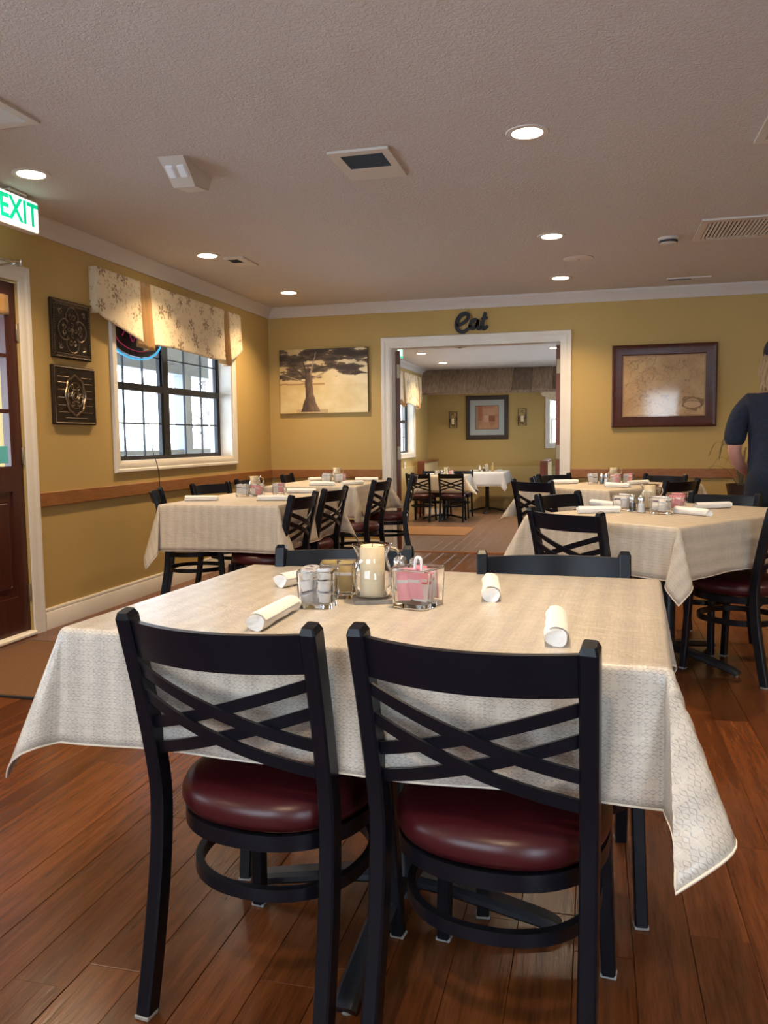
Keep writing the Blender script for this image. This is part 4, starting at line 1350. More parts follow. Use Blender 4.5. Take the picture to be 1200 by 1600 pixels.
# ---- draped cloth
def make_cloth(w, d, over, label, loc, rz, m='tablecloth_cream', corners=None, seed=1, step=0.024, flare=0.018, wav=0.012, cat='tablecloth', zoff=0.0, hem_m='hem_cloth'):
    """corners: {(sx,sy): (flap_dir_angle_deg_local, tilt_deg)}"""
    corners = corners or {}
    ztop = TH + 0.005 + zoff
    rnd = random.Random(seed); ph = [rnd.uniform(0, 6.28) for _ in range(8)]
    def grid(L):
        n_in = max(6, int(round(2 * L / step)))
        ins = [-L + 2 * L * i / n_in for i in range(n_in + 1)]
        n_o = max(5, int(round(over / step)))
        o_ = [over * (i / n_o) for i in range(1, n_o + 1)]
        fine = [0.004, 0.010]
        outs = sorted(fine + [q for q in o_ if q > 0.014])
        return [-L - q for q in reversed(outs)] + ins + [L + q for q in outs]
    hw, hd = w / 2, d / 2
    S_, T_ = grid(hw), grid(hd)
    R0 = 0.010
    def hang(q):
        # distance q past the edge: (outward, downward) round the edge, then straight
        if q <= 0: return 0.0, 0.0
        a = q / R0
        if a < PI / 2: return R0 * math.sin(a), R0 * (1 - math.cos(a))
        return R0, R0 + (q - R0 * PI / 2)
    def side_out(along, q, k):
        f = q / over
        return flare * f + wav * f * (math.sin(along * 9.0 + ph[k]) + 0.6 * math.sin(along * 17 + ph[k + 4]))
    def m3(s, t_):
        cs = max(-hw, min(hw, s)); ct = max(-hd, min(hd, t_))
        ds, dt = s - cs, t_ - ct
        if ds == 0 and dt == 0:
            edge = min(hw - abs(s), hd - abs(t_))
            return Vector((s, t_, ztop + 0.0012 * fbm(s * 6, t_ * 6, 3, seed) * min(1, edge / 0.05)))
        sx = 1 if ds > 0 else -1; sy = 1 if dt > 0 else -1
        if dt == 0:
            o_, dn = hang(abs(ds))
            taper = 1.0
            return Vector((cs + sx * (o_ + side_out(t_, abs(ds), 0 if sx > 0 else 1)), t_, ztop - dn))
        if ds == 0:
            o_, dn = hang(abs(dt))
            return Vector((s, ct + sy * (o_ + side_out(s, abs(dt), 2 if sy > 0 else 3)), ztop - dn))
        r = math.hypot(ds, dt); phi = math.atan2(abs(dt), abs(ds))
        cr = corners.get((sx, sy), (math.degrees(math.atan2(sy, sx)), 24))
        ang, tilt = cr[:2]; sa, sb = cr[2:] if len(cr) > 2 else (0.17, 0.17)
        fl = Vector((math.cos(math.radians(ang)), math.sin(math.radians(ang)), 0))
        f = math.sin(2 * phi)
        th = math.radians(tilt) * (f ** 0.8)
        o_, dn = hang(r)
        ex = Vector((sx, 0, 0)); ey = Vector((0, sy, 0))
        perp = ex - fl * ex.dot(fl)
        if perp.length < 0.25: perp = -(ey - fl * ey.dot(fl))
        perp.normalize()
        sep = (sa if phi < PI / 4 else sb) * math.sin(4 * phi) * r
        c2, s2 = math.cos(phi), math.sin(phi)
        e0 = ex * (o_ + side_out(ct, r, 0 if sx > 0 else 1)); e1 = ey * (o_ + side_out(cs, r, 2 if sy > 0 else 3))
        k = phi / (PI / 2)
        basev = e0 * (1 - k) + e1 * k
        v = Vector((cs, ct, ztop)) + basev + fl * (math.sin(th) * r) + perp * sep
        v.z -= dn * math.cos(th)
        return v
    vs = []; uv = []; fs = []
    ns = len(S_)
    for t_ in T_:
        for s in S_:
            vs.append(m3(s, t_)); uv.append((s, t_))
    for j in range(len(T_) - 1):
        for i in range(ns - 1):
            fs.append((j * ns + i, j * ns + i + 1, (j + 1) * ns + i + 1, (j + 1) * ns + i))
    b = MB(); b.add(vs, fs)
    o = b.build('tablecloth', m, None, clean=False, angle=70)
    l = o.data.uv_layers.new(name='UVMap')
    for li, lp in enumerate(o.data.loops): l.data[li].uv = uv[lp.vertex_index]
    md = o.modifiers.new('thick', 'SOLIDIFY'); md.thickness = 0.0016; md.offset = 1.0
    o.location = loc; o.rotation_euler = (0, 0, rz)
    tag(o, label, cat)
    # hem
    bp = [m3(s, T_[0]) for s in S_] + [m3(S_[-1], t_) for t_ in T_[1:]] + [m3(s, T_[-1]) for s in reversed(S_[:-1])] + [m3(S_[0], t_) for t_ in reversed(T_[1:-1])]
    MB().tube(bp, 0.0028, 5, closed=True).build('hem', hem_m, o)
    return o
ZT = TH + 0.005 + 0.0022

# ---- small table things -------------------------------------------------
_protos = {}
def proto(key, maker, loc, rz, label, group=None):
    if key not in _protos:
        o = maker(); _protos[key] = o
        o.location = loc; o.rotation_euler[2] = rz; o['label'] = label
        if group: o['group'] = group
        return o
    src = _protos[key]
    if src.type == 'MESH' and not src.children:
        o = src.copy(); COL.objects.link(o); o.location = loc; o.rotation_euler[2] = rz; o['label'] = label
        if group: o['group'] = group
        return o
    return dup(src, loc, rz, label, group)
def mk_napkin(L=0.215, r=0.0195, seed=0):
    """rolled white paper napkin lying along +y, origin at its middle on the table"""
    b = MB(); n = 22; m = 14
    vs = []; fs = []
    for j in range(m + 1):
        y = -L / 2 + L * j / m
        k = 1.0 + 0.05 * math.sin(j * 1.1 + seed) - 0.10 * (j / m)
        for q in range(n):
            a = 2 * PI * q / n
            rr = r * k * (1 + 0.05 * math.sin(3 * a + j * .35 + seed))
            z = rr * math.sin(a)
            vs.append((rr * 1.12 * math.cos(a), y + 0.004 * math.sin(a * 2) * (1 if j in (0, m) else 0), max(-r * 0.82, z * 0.92) + r * 0.82))
    for j in range(m):
        for q in range(n): fs.append((j * n + q, j * n + (q + 1) % n, (j + 1) * n + (q + 1) % n, (j + 1) * n + q))
    # recessed spiral ends
    for j, dy in ((0, 0.012), (m, -0.012)):
        c0 = len(vs)
        cx = sum(vs[j * n + q][0] for q in range(n)) / n; cz = sum(vs[j * n + q][2] for q in range(n)) / n
        for k in (0.72, 0.35):
            for q in range(n):
                p = vs[j * n + q]; vs.append((cx + (p[0] - cx) * k, p[1] + dy * (1 - k), cz + (p[2] - cz) * k))
        for q in range(n):
            fs.append((j * n + q, j * n + (q + 1) % n, c0 + (q + 1) % n, c0 + q))
            fs.append((c0 + q, c0 + (q + 1) % n, c0 + n + (q + 1) % n, c0 + n + q))
        fs.append(tuple(c0 + n + q for q in range(n)))
    b.add(vs, fs)
    # overlapping outer flap of the roll
    fl = []; ff = []
    for j in range(m + 1):
        y = -L / 2 + 0.003 + (L - 0.006) * j / m
        for q in range(6):
            a = math.radians(20 + 20 * q); rr = r * (1.10 - 0.10 * (j / m)) + 0.0012
            fl.append((rr * 1.12 * math.cos(a), y, rr * 0.92 * math.sin(a) + r * 0.82))
    for j in range(m):
        for q in range(5): ff.append((j * 6 + q, j * 6 + q + 1, (j + 1) * 6 + q + 1, (j + 1) * 6 + q))
    b.add(fl, ff)
    o = b.build('napkin_roll', 'napkin_white', None, angle=50)
    return tag(o, '', 'napkin')
def napkin(a, b_, label, z=None, zf=0.0):
    z = (ZT if z is None else z) + zf
    mid = ((a[0] + b_[0]) / 2, (a[1] + b_[1]) / 2, z)
    ang = math.atan2(b_[1] - a[1], b_[0] - a[0]) - PI / 2
    key = 'napkin%d' % (int(abs(a[0] * 100)) % 2)
    return proto(key, lambda: mk_napkin(seed=len(_protos)), mid, ang, label, 'rolled white napkins')
def mk_caddy(w, d, h):
    t = thing('glass_caddy', '', 'caddy')
    def rr(w, d, r, n=3):
        pts = []
        for cx, cy, a in ((w / 2 - r, d / 2 - r, 0), (-w / 2 + r, d / 2 - r, 90), (-w / 2 + r, -d / 2 + r, 180), (w / 2 - r, -d / 2 + r, 270)):
            for k in range(n + 1):
                q = math.radians(a + 90 * k / n); pts.append((cx + r * math.cos(q), cy + r * math.sin(q)))
        return pts
    o1, o2 = rr(w * 0.93, d * 0.93, 0.008), rr(w, d, 0.008)
    i1, i2 = rr(w * 0.93 - 0.009, d * 0.93 - 0.009, 0.005), rr(w - 0.008, d - 0.008, 0.005)
    n = len(o1)
    vs = [(x, y, 0) for x, y in o1] + [(x, y, h) for x, y in o2] + [(x, y, h) for x, y in i2] + [(x, y, 0.010) for x, y in i1]
    fs = []
    for L_ in range(3):
        for q in range(n): fs.append((L_ * n + q, L_ * n + (q + 1) % n, (L_ + 1) * n + (q + 1) % n, (L_ + 1) * n + q))
    fs += [tuple(range(n))[::-1], tuple(3 * n + q for q in range(n))]
    MB().add(vs, fs).build('glass_body', 'glass', t, angle=35)
    rp = [(x, y, h) for x, y in rr(w - 0.004, d - 0.004, 0.007)]
    MB().tube(rp, 0.0026, 6, closed=True).build('rim', 'glass', t)
    return t
def mk_packet(m, stripe=None):
    """flat sweetener packet standing on its short edge, base at z=0"""
    b = MB(); nx, nz_ = 5, 7; w, h = 0.036, 0.064
    vs = []; fs = []
    for sgn in (1, -1):
        for j in range(nz_ + 1):
            for i in range(nx + 1):
                u, v = i / nx, j / nz_
                th = 0.0035 * math.sin(PI * u) ** 0.6 * math.sin(PI * v) ** 0.6
                vs.append(((u - .5) * w, sgn * (th + 0.0002), v * h))
    N = (nx + 1) * (nz_ + 1)
    for k in (0, 1):
        for j in range(nz_):
            for i in range(nx):
                q = k * N + j * (nx + 1) + i; fs.append((q, q + 1, q + nx + 2, q + nx + 1))
    b.add(vs, fs)
    t = thing('sweetener_packet', '', 'packet')
    b.build('sachet', m, t, angle=60)
    if stripe:
        MB().box(-0.015, 0.015, -0.0034, 0.0034, 0.040, 0.047).build('printed_band', stripe, t, smooth=False)
    return t
def mk_creamer():
    t = thing('creamer_cup', '', 'creamer')
    MB().lathe([(0, 0), (0.012, 0), (0.0165, 0.022), (0.019, 0.022), (0.019, 0.0235)], 14).build('cup', 'paper_white', t)
    MB().lathe([(0, 0.0245), (0.019, 0.0245), (0.0192, 0.0235), (0.0, 0.0235)], 14).build('foil_lid', 'foil_lid', t)
    MB().box(-0.009, 0.009, -0.004, 0.004, 0.0246, 0.0249).build('lid_print', 'print_dark', t, smooth=False)
    return t
def caddy(kind, xy, rz, label, w=0.085, d=0.085, h=0.082, zf=0.0, n=12, where=''):
    z = ZT + zf
    proto('caddy%.3f%.3f' % (w, d), lambda: mk_caddy(w, d, h), (xy[0], xy[1], z), rz, label, 'square glass condiment caddies')
    rnd = random.Random(int((xy[0] * 91 + xy[1] * 37) * 10))
    c, s = math.cos(rz), math.sin(rz)
    def W(px, py): return (xy[0] + px * c - py * s, xy[1] + px * s + py * c)
    if kind == 'creamer':
        k = 0
        for lay in range(3):
            for (px, py) in ((-0.0195, -0.0195), (0.0195, -0.0195), (-0.0195, 0.0195), (0.0195, 0.0195))[: (4 if lay < 2 else 3)]:
                x, y = W(px, py)
                o = proto('creamer', mk_creamer, (x, y, z + 0.0125 + lay * 0.0262), rnd.uniform(0, 6), 'small white coffee creamer cup in the glass caddy %s' % where, 'creamer cups %s' % where)
                o.rotation_euler = (rnd.uniform(-0.25, 0.25), rnd.uniform(-0.25, 0.25), o.rotation_euler[2])
    else:
        mats = {'pink': (('paper_pink', 'paper_white'), ('paper_white', 'print_red')), 'gold': (('paper_gold', 'paper_white'),), 'white': (('paper_white', 'paper_blue'), ('paper_white', 'print_dark')), 'mixed': (('paper_white', 'paper_blue'), ('paper_pink', 'paper_white'))}[kind]
        nm = {'paper_pink': 'pink', 'paper_white': 'white', 'paper_gold': 'brown'}
        for i in range(n):
            m, st = mats[0] if (len(mats) == 1 or rnd.random() < 0.6) else mats[1]
            f = (i + 0.5) / n - 0.5
            x, y = W((-0.0185 if i % 2 else 0.0185) + rnd.uniform(-0.002, 0.002), f * (d - 0.030))
            o = proto('pk_%s_%s' % (m, st), lambda m=m, st=st: mk_packet(m, st), (x, y, z + 0.013 + rnd.uniform(0, 0.012)), rz + rnd.uniform(-0.12, 0.12),
                      '%s sweetener packet in the glass caddy %s' % (nm[m], where), 'sweetener packets %s' % where)
            o.rotation_euler = (rnd.uniform(-0.2, 0.2), rnd.uniform(-0.05, 0.14) * (-1 if i % 2 else 1), o.rotation_euler[2])
def mk_vase():
    t = thing('glass_candle_holder', '', 'candle holder')
    out = [(0.0, 0.0), (0.034, 0.0), (0.040, 0.004), (0.047, 0.022), (0.0500, 0.042), (0.0475, 0.062), (0.041, 0.080), (0.0365, 0.094), (0.037, 0.104), (0.043, 0.117), (0.0495, 0.127)]
    inn = [(0.0470, 0.1275), (0.0405, 0.1165), (0.0345, 0.104), (0.0340, 0.094), (0.0385, 0.080), (0.0450, 0.062), (0.0475, 0.042), (0.0445, 0.022), (0.036, 0.008), (0.0, 0.006)]
    MB().lathe(out + inn, 36).build('glass_body', 'glass', t)
    # looped ears at the neck
    b = MB()
    b.tube(catmull([(0.044, 0.0, 0.118), (0.060, 0, 0.112), (0.066, 0, 0.094), (0.058, 0, 0.074), (0.048, 0, 0.066)], 5), 0.0035, 7)
    b.build('handle', 'glass', t)
    return t
def mk_candle(h=0.118, r=0.0298):
    t = thing('pillar_candle', '', 'candle')
    MB().lathe([(0, 0), (r, 0), (r, h - 0.004), (r - 0.003, h), (r - 0.008, h - 0.002), (0.004, h - 0.006), (0, h - 0.006)], 30).build('wax', 'candle_wax', t)
    MB().tube([(0, 0, h - 0.008), (0.001, 0.001, h + 0.003)], 0.0012, 6).build('wick', 'wick', t)
    return t
def candle_set(xy, rz, label_v, label_c, label_s, zf=0.0):
    z = ZT + zf
    def mk_slate():
        b = MB(); pts = []
        for k in range(4):
            a0 = PI / 4 + PI / 2 * k
            for q in range(5):
                f = q / 5
                p0 = Vector((math.cos(a0), math.sin(a0))) * 0.066; p1 = Vector((math.cos(a0 + PI / 2), math.sin(a0 + PI / 2))) * 0.066
                p = p0.lerp(p1, f); p += Vector((nz(p.x * 90, p.y * 90, 1), nz(p.x * 90, p.y * 90, 7))) * 0.0025
                pts.append((p.x, p.y))
        b.prism(pts, 'z', 0, 0.009)
        return tag(b.build('slate_coaster', 'slate', None, smooth=False), '', 'coaster')
    proto('slate', mk_slate, (xy[0], xy[1], z), rz, label_s, 'slate coasters')
    proto('vase', mk_vase, (xy[0], xy[1], z + 0.0095), rz, label_v, 'glass candle holders')
    proto('candle', mk_candle, (xy[0], xy[1], z + 0.0095 + 0.0068), rz, label_c, 'pillar candles')
def mk_shaker(fill):
    t = thing('shaker', '', 'shaker')
    MB().lathe([(0, 0), (0.020, 0), (0.0215, 0.004), (0.0195, 0.03), (0.0165, 0.062), (0.0150, 0.062), (0.0178, 0.03), (0.0185, 0.005), (0, 0.004)], 20).build('glass_body', 'glass', t)
    MB().lathe([(0, 0.0045), (0.0178, 0.0055), (0.0172, 0.03), (0.0158, 0.048), (0, 0.049)], 20).build('filling', fill, t)
    MB().lathe([(0.0172, 0.060), (0.0178, 0.074), (0.0150, 0.084), (0.008, 0.090), (0.0, 0.091)], 20).build('cap', 'steel', t)
    return t
def shaker(fill, xy, label, zf=0.0):
    proto('shaker_' + fill, lambda: mk_shaker(fill), (xy[0], xy[1], ZT + zf), 0.0, label, fill + ' shakers')

# =================================================================== FRONT TABLE
T0C = (-0.455, 1.905)
T0R = math.radians(-3.0)
make_table(1.20, 0.89, 'front table on a black cross-footed pedestal under the big cream cloth', (T0C[0], T0C[1], 0), T0R)
make_cloth(1.20, 0.89, 0.243, 'cream patterned vinyl cloth with blue-grey motif on the large front table', (T0C[0], T0C[1], 0), T0R, 'tablecloth_vinyl',
           corners={(-1, -1): (198, 19), (1, -1): (-88, 27, 0.34, -0.02), (1, 1): (95, 12), (-1, 1): (140, 20)}, seed=4, step=0.018, flare=0.012, wav=0.007)
chair((-0.676, 1.372), 82.5, 'black cross-back chair with burgundy seat in front of the table, left one')
chair((-0.200, 1.335), 82.5, 'black cross-back chair with burgundy seat in front of the table, right one')
chair((-0.740, 2.40), 275, 'black chair tucked behind the front table, half hidden by the candle')
chair((-0.112, 2.372), 276, 'black chair tucked behind the front table on the right, bluish top rail')

candle_set((-0.512, 1.885), 0.35, 'clear glass candle holder with a round belly on the front table', 'thick ivory pillar candle in the glass holder on the front table', 'rough grey slate coaster under the front table candle holder')
caddy('creamer', (-0.622, 1.805), 0.10, 'square glass caddy of coffee creamers on the front table', 0.086, 0.086, 0.084, where='on the front table')
caddy('gold', (-0.610, 1.925), 0.25, 'square glass caddy of brown sugar packets behind the creamers on the front table', 0.086, 0.086, 0.084, where='behind the creamers')
caddy('pink', (-0.393, 1.850), -0.35, 'square glass caddy crammed with pink and white packets on the front table', 0.094, 0.098, 0.088, n=22, where='right of the front candle')
shaker('salt', (-0.475, 2.02), 'glass salt shaker with steel cap behind the front candle'); shaker('pepper', (-0.43, 2.00), 'glass pepper shaker with steel cap behind the front candle')
napkin((-0.665, 1.535), (-0.665, 1.74), 'rolled white napkin beside the creamer caddy, pointing at the left front chair')
napkin((-0.795, 2.02), (-0.725, 2.20), 'rolled white napkin half hidden behind the creamer caddy')
napkin((-0.232, 1.915), (-0.262, 2.14), 'rolled white napkin in front of the right far chair of the front table')
napkin((-0.064, 1.515), (-0.076, 1.75), 'rolled white napkin just behind the right front chair')
o = MB().tube(catmull([(-0.40, 1.845, ZT + 0.05), (-0.398, 1.842, ZT + 0.095), (-0.395, 1.84, ZT + 0.112), (-0.385, 1.838, ZT + 0.112), (-0.382, 1.838, ZT + 0.095), (-0.383, 1.84, ZT + 0.05)], 6), 0.0035, 6).build('paper_loop', 'paper_white')
tag(o, 'white curled paper loop sticking out of the pink packet caddy', 'paper')

# =================================================================== LEFT TABLES
TA = (-2.235, 5.20)
make_table(0.78, 1.15, 'table with cream cloth below the left window, nearer of the two left tables', (TA[0], TA[1], 0), 0)
make_cloth(0.78, 1.15, 0.29, 'cream cloth with fine stripes on the table below the window', (TA[0], TA[1], 0), 0, corners={(-1, -1): (248, 12), (1, -1): (-20, 16), (1, 1): (30, 22), (-1, 1): (130, 18)}, seed=8, step=0.026)
chair((-1.735, 4.80), 178, 'black cross-back chair on the aisle side of the window table, nearer one')
chair((-1.735, 5.44), 176, 'black cross-back chair on the aisle side of the window table, farther one')
chair((-2.97, 5.20), 24, 'black chair squeezed between the left wall and the window table, nearest the door')
chair((-2.965, 6.02), -18, 'black chair along the left wall at the far end of the window table')
caddy('white', (-2.395, 5.36), 0.1, 'square glass caddy of white packets on the window table', where='on the window table, left'); caddy('pink', (-2.285, 5.36), -0.1, 'square glass caddy of pink packets on the window table', where='on the window table, middle', n=10)
caddy('mixed', (-2.185, 5.52), 0.2, 'square glass caddy of mixed packets beside the candle on the window table', where='on the window table, right', n=8)
candle_set((-2.375, 5.53), 0.2, 'clear glass candle holder on the window table', 'ivory pillar candle on the window table', 'slate coaster under the window table candle')
napkin((-2.60, 4.90), (-2.385, 4.95), 'rolled white napkin at the left near corner of the window table')
napkin((-2.11, 4.97), (-1.91, 5.0), 'rolled white napkin at the right near corner of the window table')
napkin((-2.19, 5.70), (-1.98, 5.73), 'rolled white napkin at the far right corner of the window table')

TB = (-2.335, 7.13)
make_table(0.80, 1.05, 'table with cream cloth in the back left corner below the tree painting', (TB[0], TB[1], 0), 0)
make_cloth(0.80, 1.05, 0.27, 'cream cloth on the corner table below the tree painting', (TB[0], TB[1], 0), 0, corners={(1, -1): (-35, 14), (1, 1): (20, 30), (-1, -1): (220, 22)}, seed=12, step=0.028)
chair((-1.70, 6.60), 176, 'black cross-back chair on the aisle side of the corner table, nearer one')
chair((-1.665, 7.62), 192, 'black chair beside the opening at the corner table, seen edge-on')
chair((-2.96, 6.74), -5, 'black chair along the left wall at the near end of the corner table')
chair((-2.93, 7.62), 8, 'black chair along the left wall nearest the back corner')
caddy('white', (-2.365, 7.16), 0.1, 'square glass caddy of white packets on the corner table', where='on the corner table, left'); caddy('mixed', (-2.235, 7.16), -0.1, 'square glass caddy of mixed packets on the corner table', where='on the corner table, right', n=10)
candle_set((-2.315, 7.30), 0.1, 'clear glass candle holder on the corner table', 'ivory pillar candle on the corner table', 'slate coaster under the corner table candle')
napkin((-2.35, 6.66), (-2.14, 6.68), 'rolled white napkin at the near edge of the corner table'); napkin((-2.09, 6.74), (-1.95, 6.9), 'rolled white napkin at the near right corner of the corner table')
napkin((-2.17, 7.44), (-1.97, 7.48), 'rolled white napkin at the far right corner of the corner table'); napkin((-2.62, 7.46), (-2.50, 7.58), 'rolled white napkin at the far left of the corner table')

# =================================================================== RIGHT TABLES
ANG = math.radians(-36.9)
TCc = (0.376, 4.41)
def rotp(c, lx, ly, a=ANG):
    return (c[0] + lx * math.cos(a) - ly * math.sin(a), c[1] + lx * math.sin(a) + ly * math.cos(a))
DEG = math.degrees(ANG)
make_table(0.84, 1.20, 'table with tan cloth set at an angle on the right, nearer one', (TCc[0], TCc[1], 0), ANG)
make_cloth(0.84, 1.20, 0.235, 'tan woven cloth with a hanging point on the nearer right table', (TCc[0], TCc[1], 0), ANG, corners={(1, -1): (-62, 13), (-1, -1): (212, 26), (1, 1): (45, 20)}, seed=21, step=0.026)
chair(rotp(TCc, -0.02, -0.81), 90 + DEG - 2, 'black cross-back chair facing away at the near end of the angled right table')
chair(rotp(TCc, -0.09, 0.70), 270 + DEG, 'black chair at the far end of the angled right table, below the person')
chair(rotp(TCc, -0.80, 0.10), DEG + 4, 'black chair on the left side of the angled right table, only its top showing')
chair(rotp(TCc, 0.575, 0.115), 180 + DEG - 2, 'black chair with red seat cut off by the right picture edge')
caddy('white', (0.150, 4.50), -0.5, 'square glass jar caddy of white packets on the nearer right table', where='on the nearer right table, left', n=10)
shaker('pepper', (0.195, 4.415), 'glass pepper shaker on the nearer right table'); shaker('salt', (0.235, 4.35), 'white salt shaker on the nearer right table')
caddy('white', (0.325, 4.31), -0.6, 'square glass caddy of grey-white packets at the middle of the nearer right table', where='on the nearer right table, middle', n=12)
candle_set((0.285, 4.50), -0.4, 'clear glass candle holder on the nearer right table', 'ivory pillar candle on the nearer right table', 'slate coaster under the nearer right table candle')
caddy('pink', (0.42, 4.56), -0.5, 'square glass caddy of pink packets on the nearer right table', where='on the nearer right table, right', n=8)
napkin((0.00, 4.78), (0.12, 4.63), 'rolled white napkin lying behind its twin at the left of the nearer right table')
napkin((-0.06, 4.29), (0.11, 4.34), 'rolled white napkin at the near left edge of the nearer right table')
napkin((0.405, 4.35), (0.535, 4.19), 'rolled white napkin slanting along the right edge of the nearer right table')
napkin((0.525, 4.60), (0.70, 4.70), 'crumpled white napkin in front of the far chair of the nearer right table')

AND = math.radians(-40)
TDc = (0.150, 6.90)
make_table(0.84, 1.15, 'table with tan cloth at the right in front of the back wall', (TDc[0], TDc[1], 0), AND)
make_cloth(0.84, 1.15, 0.25, 'tan cloth on the farther right table near the framed map', (TDc[0], TDc[1], 0), AND, corners={(-1, -1): (215, 32), (1, -1): (-60, 10)}, seed=31, step=0.03)
DD = math.degrees(AND)
chair(rotp(TDc, -0.20, -0.72, AND), 90 + DD, 'black cross-back chair facing away at the near end of the farther right table')
chair(rotp(TDc, -0.84, 0.22, AND), DD, 'black chair on the left side of the farther right table beside the opening')
chair(rotp(TDc, -0.02, 0.72, AND), 270 + DD, 'black chair at the far end of the farther right table below the map')
chair(rotp(TDc, 0.585, 0.08, AND), 180 + DD, 'black chair on the right side of the farther right table')
caddy('white', (-0.005, 7.02), 0, 'square glass caddy of white packets on the farther right table', where='on the farther right table, left', n=10)
shaker('pepper', (0.065, 6.98), 'glass pepper shaker on the farther right table'); shaker('salt', (0.10, 6.93), 'glass salt shaker on the farther right table')
caddy('pink', (0.17, 6.95), -0.2, 'square glass caddy of pink packets on the farther right table', where='on the farther right table, middle', n=10)
candle_set((0.16, 7.09), 0, 'clear glass candle holder on the farther right table', 'ivory pillar candle on the farther right table', 'slate coaster under the farther right table candle')
caddy('mixed', (0.275, 7.05), -0.2, 'square glass caddy of mixed packets on the farther right table', where='on the farther right table, right', n=8)
napkin((-0.32, 6.99), (-0.14, 7.06), 'rolled white napkin at the left of the farther right table beside the opening'); napkin((0.10, 6.62), (0.26, 6.50), 'rolled white napkin at the near right edge of the farther right table')
napkin((0.30, 6.90), (0.40, 7.0), 'rolled white napkin behind the chair of the farther right table')

# =================================================================== FLOOR MATS
o = MB().cbox(-3.20, -2.15, 3.16, 4.09, 0.001, 0.012, 0.004).build('door_mat', 'mat_brown', None, smooth=False)
tag(o, 'brown bristly door mat in front of the entrance door at the left', 'mat')
bd = MB()
for x0, x1, y0, y1 in ((-3.21, -2.14, 3.145, 3.16), (-3.21, -2.14, 4.09, 4.105), (-3.21, -3.20, 3.16, 4.09), (-2.15, -2.14, 3.16, 4.09)): bd.box(x0, x1, y0, y1, 0.001, 0.010)
bd.build('rubber_edge', 'rubber', o, smooth=False)
o = MB().cbox(-2.95, -1.80, 11.75, 12.85, ZF + 0.001, ZF + 0.012, 0.004).build('floor_mat', 'mat_tan', None, smooth=False)
tag(o, 'tan rectangular mat on the floor of the far room', 'mat')

# =================================================================== FAR ROOM
FT1 = (-2.52, 14.15)
make_table(0.80, 0.80, 'table with cream cloth in the middle of the far room', (FT1[0], FT1[1], ZF), 0)
make_cloth(0.80, 0.80, 0.28, 'cream cloth with a long hanging corner on the far room table', (FT1[0], FT1[1], ZF), 0, corners={(1, -1): (-25, 40)}, seed=41, step=0.04)
chair((-2.30, 13.52), 91, 'black cross-back chair facing away at the far room table, right one', z=ZF)
chair((-2.86, 13.50), 84, 'black cross-back chair facing away at the far room table, left one', z=ZF)
chair((-2.32, 14.80), 270, 'black chair behind the far room table, right one', z=ZF)
chair((-2.83, 14.80), 272, 'black chair behind the far room table, left one', z=ZF)
caddy('white', (-2.62, 14.02), 0, 'square glass caddy of white packets on the far room table', zf=ZF, where='on the far room table', n=6)
candle_set((-2.50, 14.18), 0, 'clear glass candle holder on the far room table', 'ivory pillar candle on the far room table', 'slate coaster on the far room table', zf=ZF)
caddy('mixed', (-2.38, 14.05), 0, 'square glass caddy of mixed packets right on the far room table', zf=ZF, where='right on the far room table', n=6)
shaker('salt', (-2.54, 14.0), 'glass salt shaker on the far room table', zf=ZF)
napkin((-2.78, 13.95), (-2.72, 14.15), 'rolled white napkin at the left of the far room table', zf=ZF)

# white booth table against the far wall
FT2 = (-1.97, 15.70)
make_table(0.72, 1.05, 'booth table with a white cloth against the far wall', (FT2[0], FT2[1], ZF), 0)
make_cloth(0.72, 1.05, 0.25, 'smooth white cloth on the booth table against the far wall', (FT2[0], FT2[1], ZF), 0, m='white_linen', corners={(1, -1): (-70, 10), (-1, -1): (-110, 10)}, seed=45, step=0.045, hem_m='white_linen')
shaker('salt', (-1.97, 15.62), 'glass salt shaker on the white booth table', zf=ZF); shaker('pepper', (-2.03, 15.68), 'glass pepper shaker on the white booth table', zf=ZF)
def mk_bottle(m, h):
    t = thing('sauce_bottle', '', 'bottle')
    MB().lathe([(0, 0), (0.024, 0), (0.026, 0.01), (0.026, h * 0.55), (0.012, h * 0.8), (0.012, h * 0.9), (0, h * 0.9)], 16).build('body', m, t)
    MB().lathe([(0, h * 0.9), (0.014, h * 0.9), (0.013, h), (0, h)], 12).build('cap', 'plastic_white', t)
    return t
b_ = mk_bottle('paper_gold', 0.17); b_.location = (-1.86, 15.66, ZT + ZF); b_['label'] = 'small amber sauce bottle on the white booth table'
b_ = mk_bottle('glass', 0.13); b_.location = (-2.10, 15.60, ZT + ZF); b_['label'] = 'small clear bottle at the left on the white booth table'
candle_set((-2.0, 15.82), 0, 'clear glass candle holder on the white booth table', 'ivory pillar candle on the white booth table', 'slate coaster on the white booth table', zf=ZF)
napkin((-2.24, 15.5), (-2.16, 15.7), 'rolled white napkin at the left of the white booth table', zf=ZF); napkin((-1.78, 15.65), (-1.72, 15.88), 'rolled white napkin at the right of the white booth table', zf=ZF)

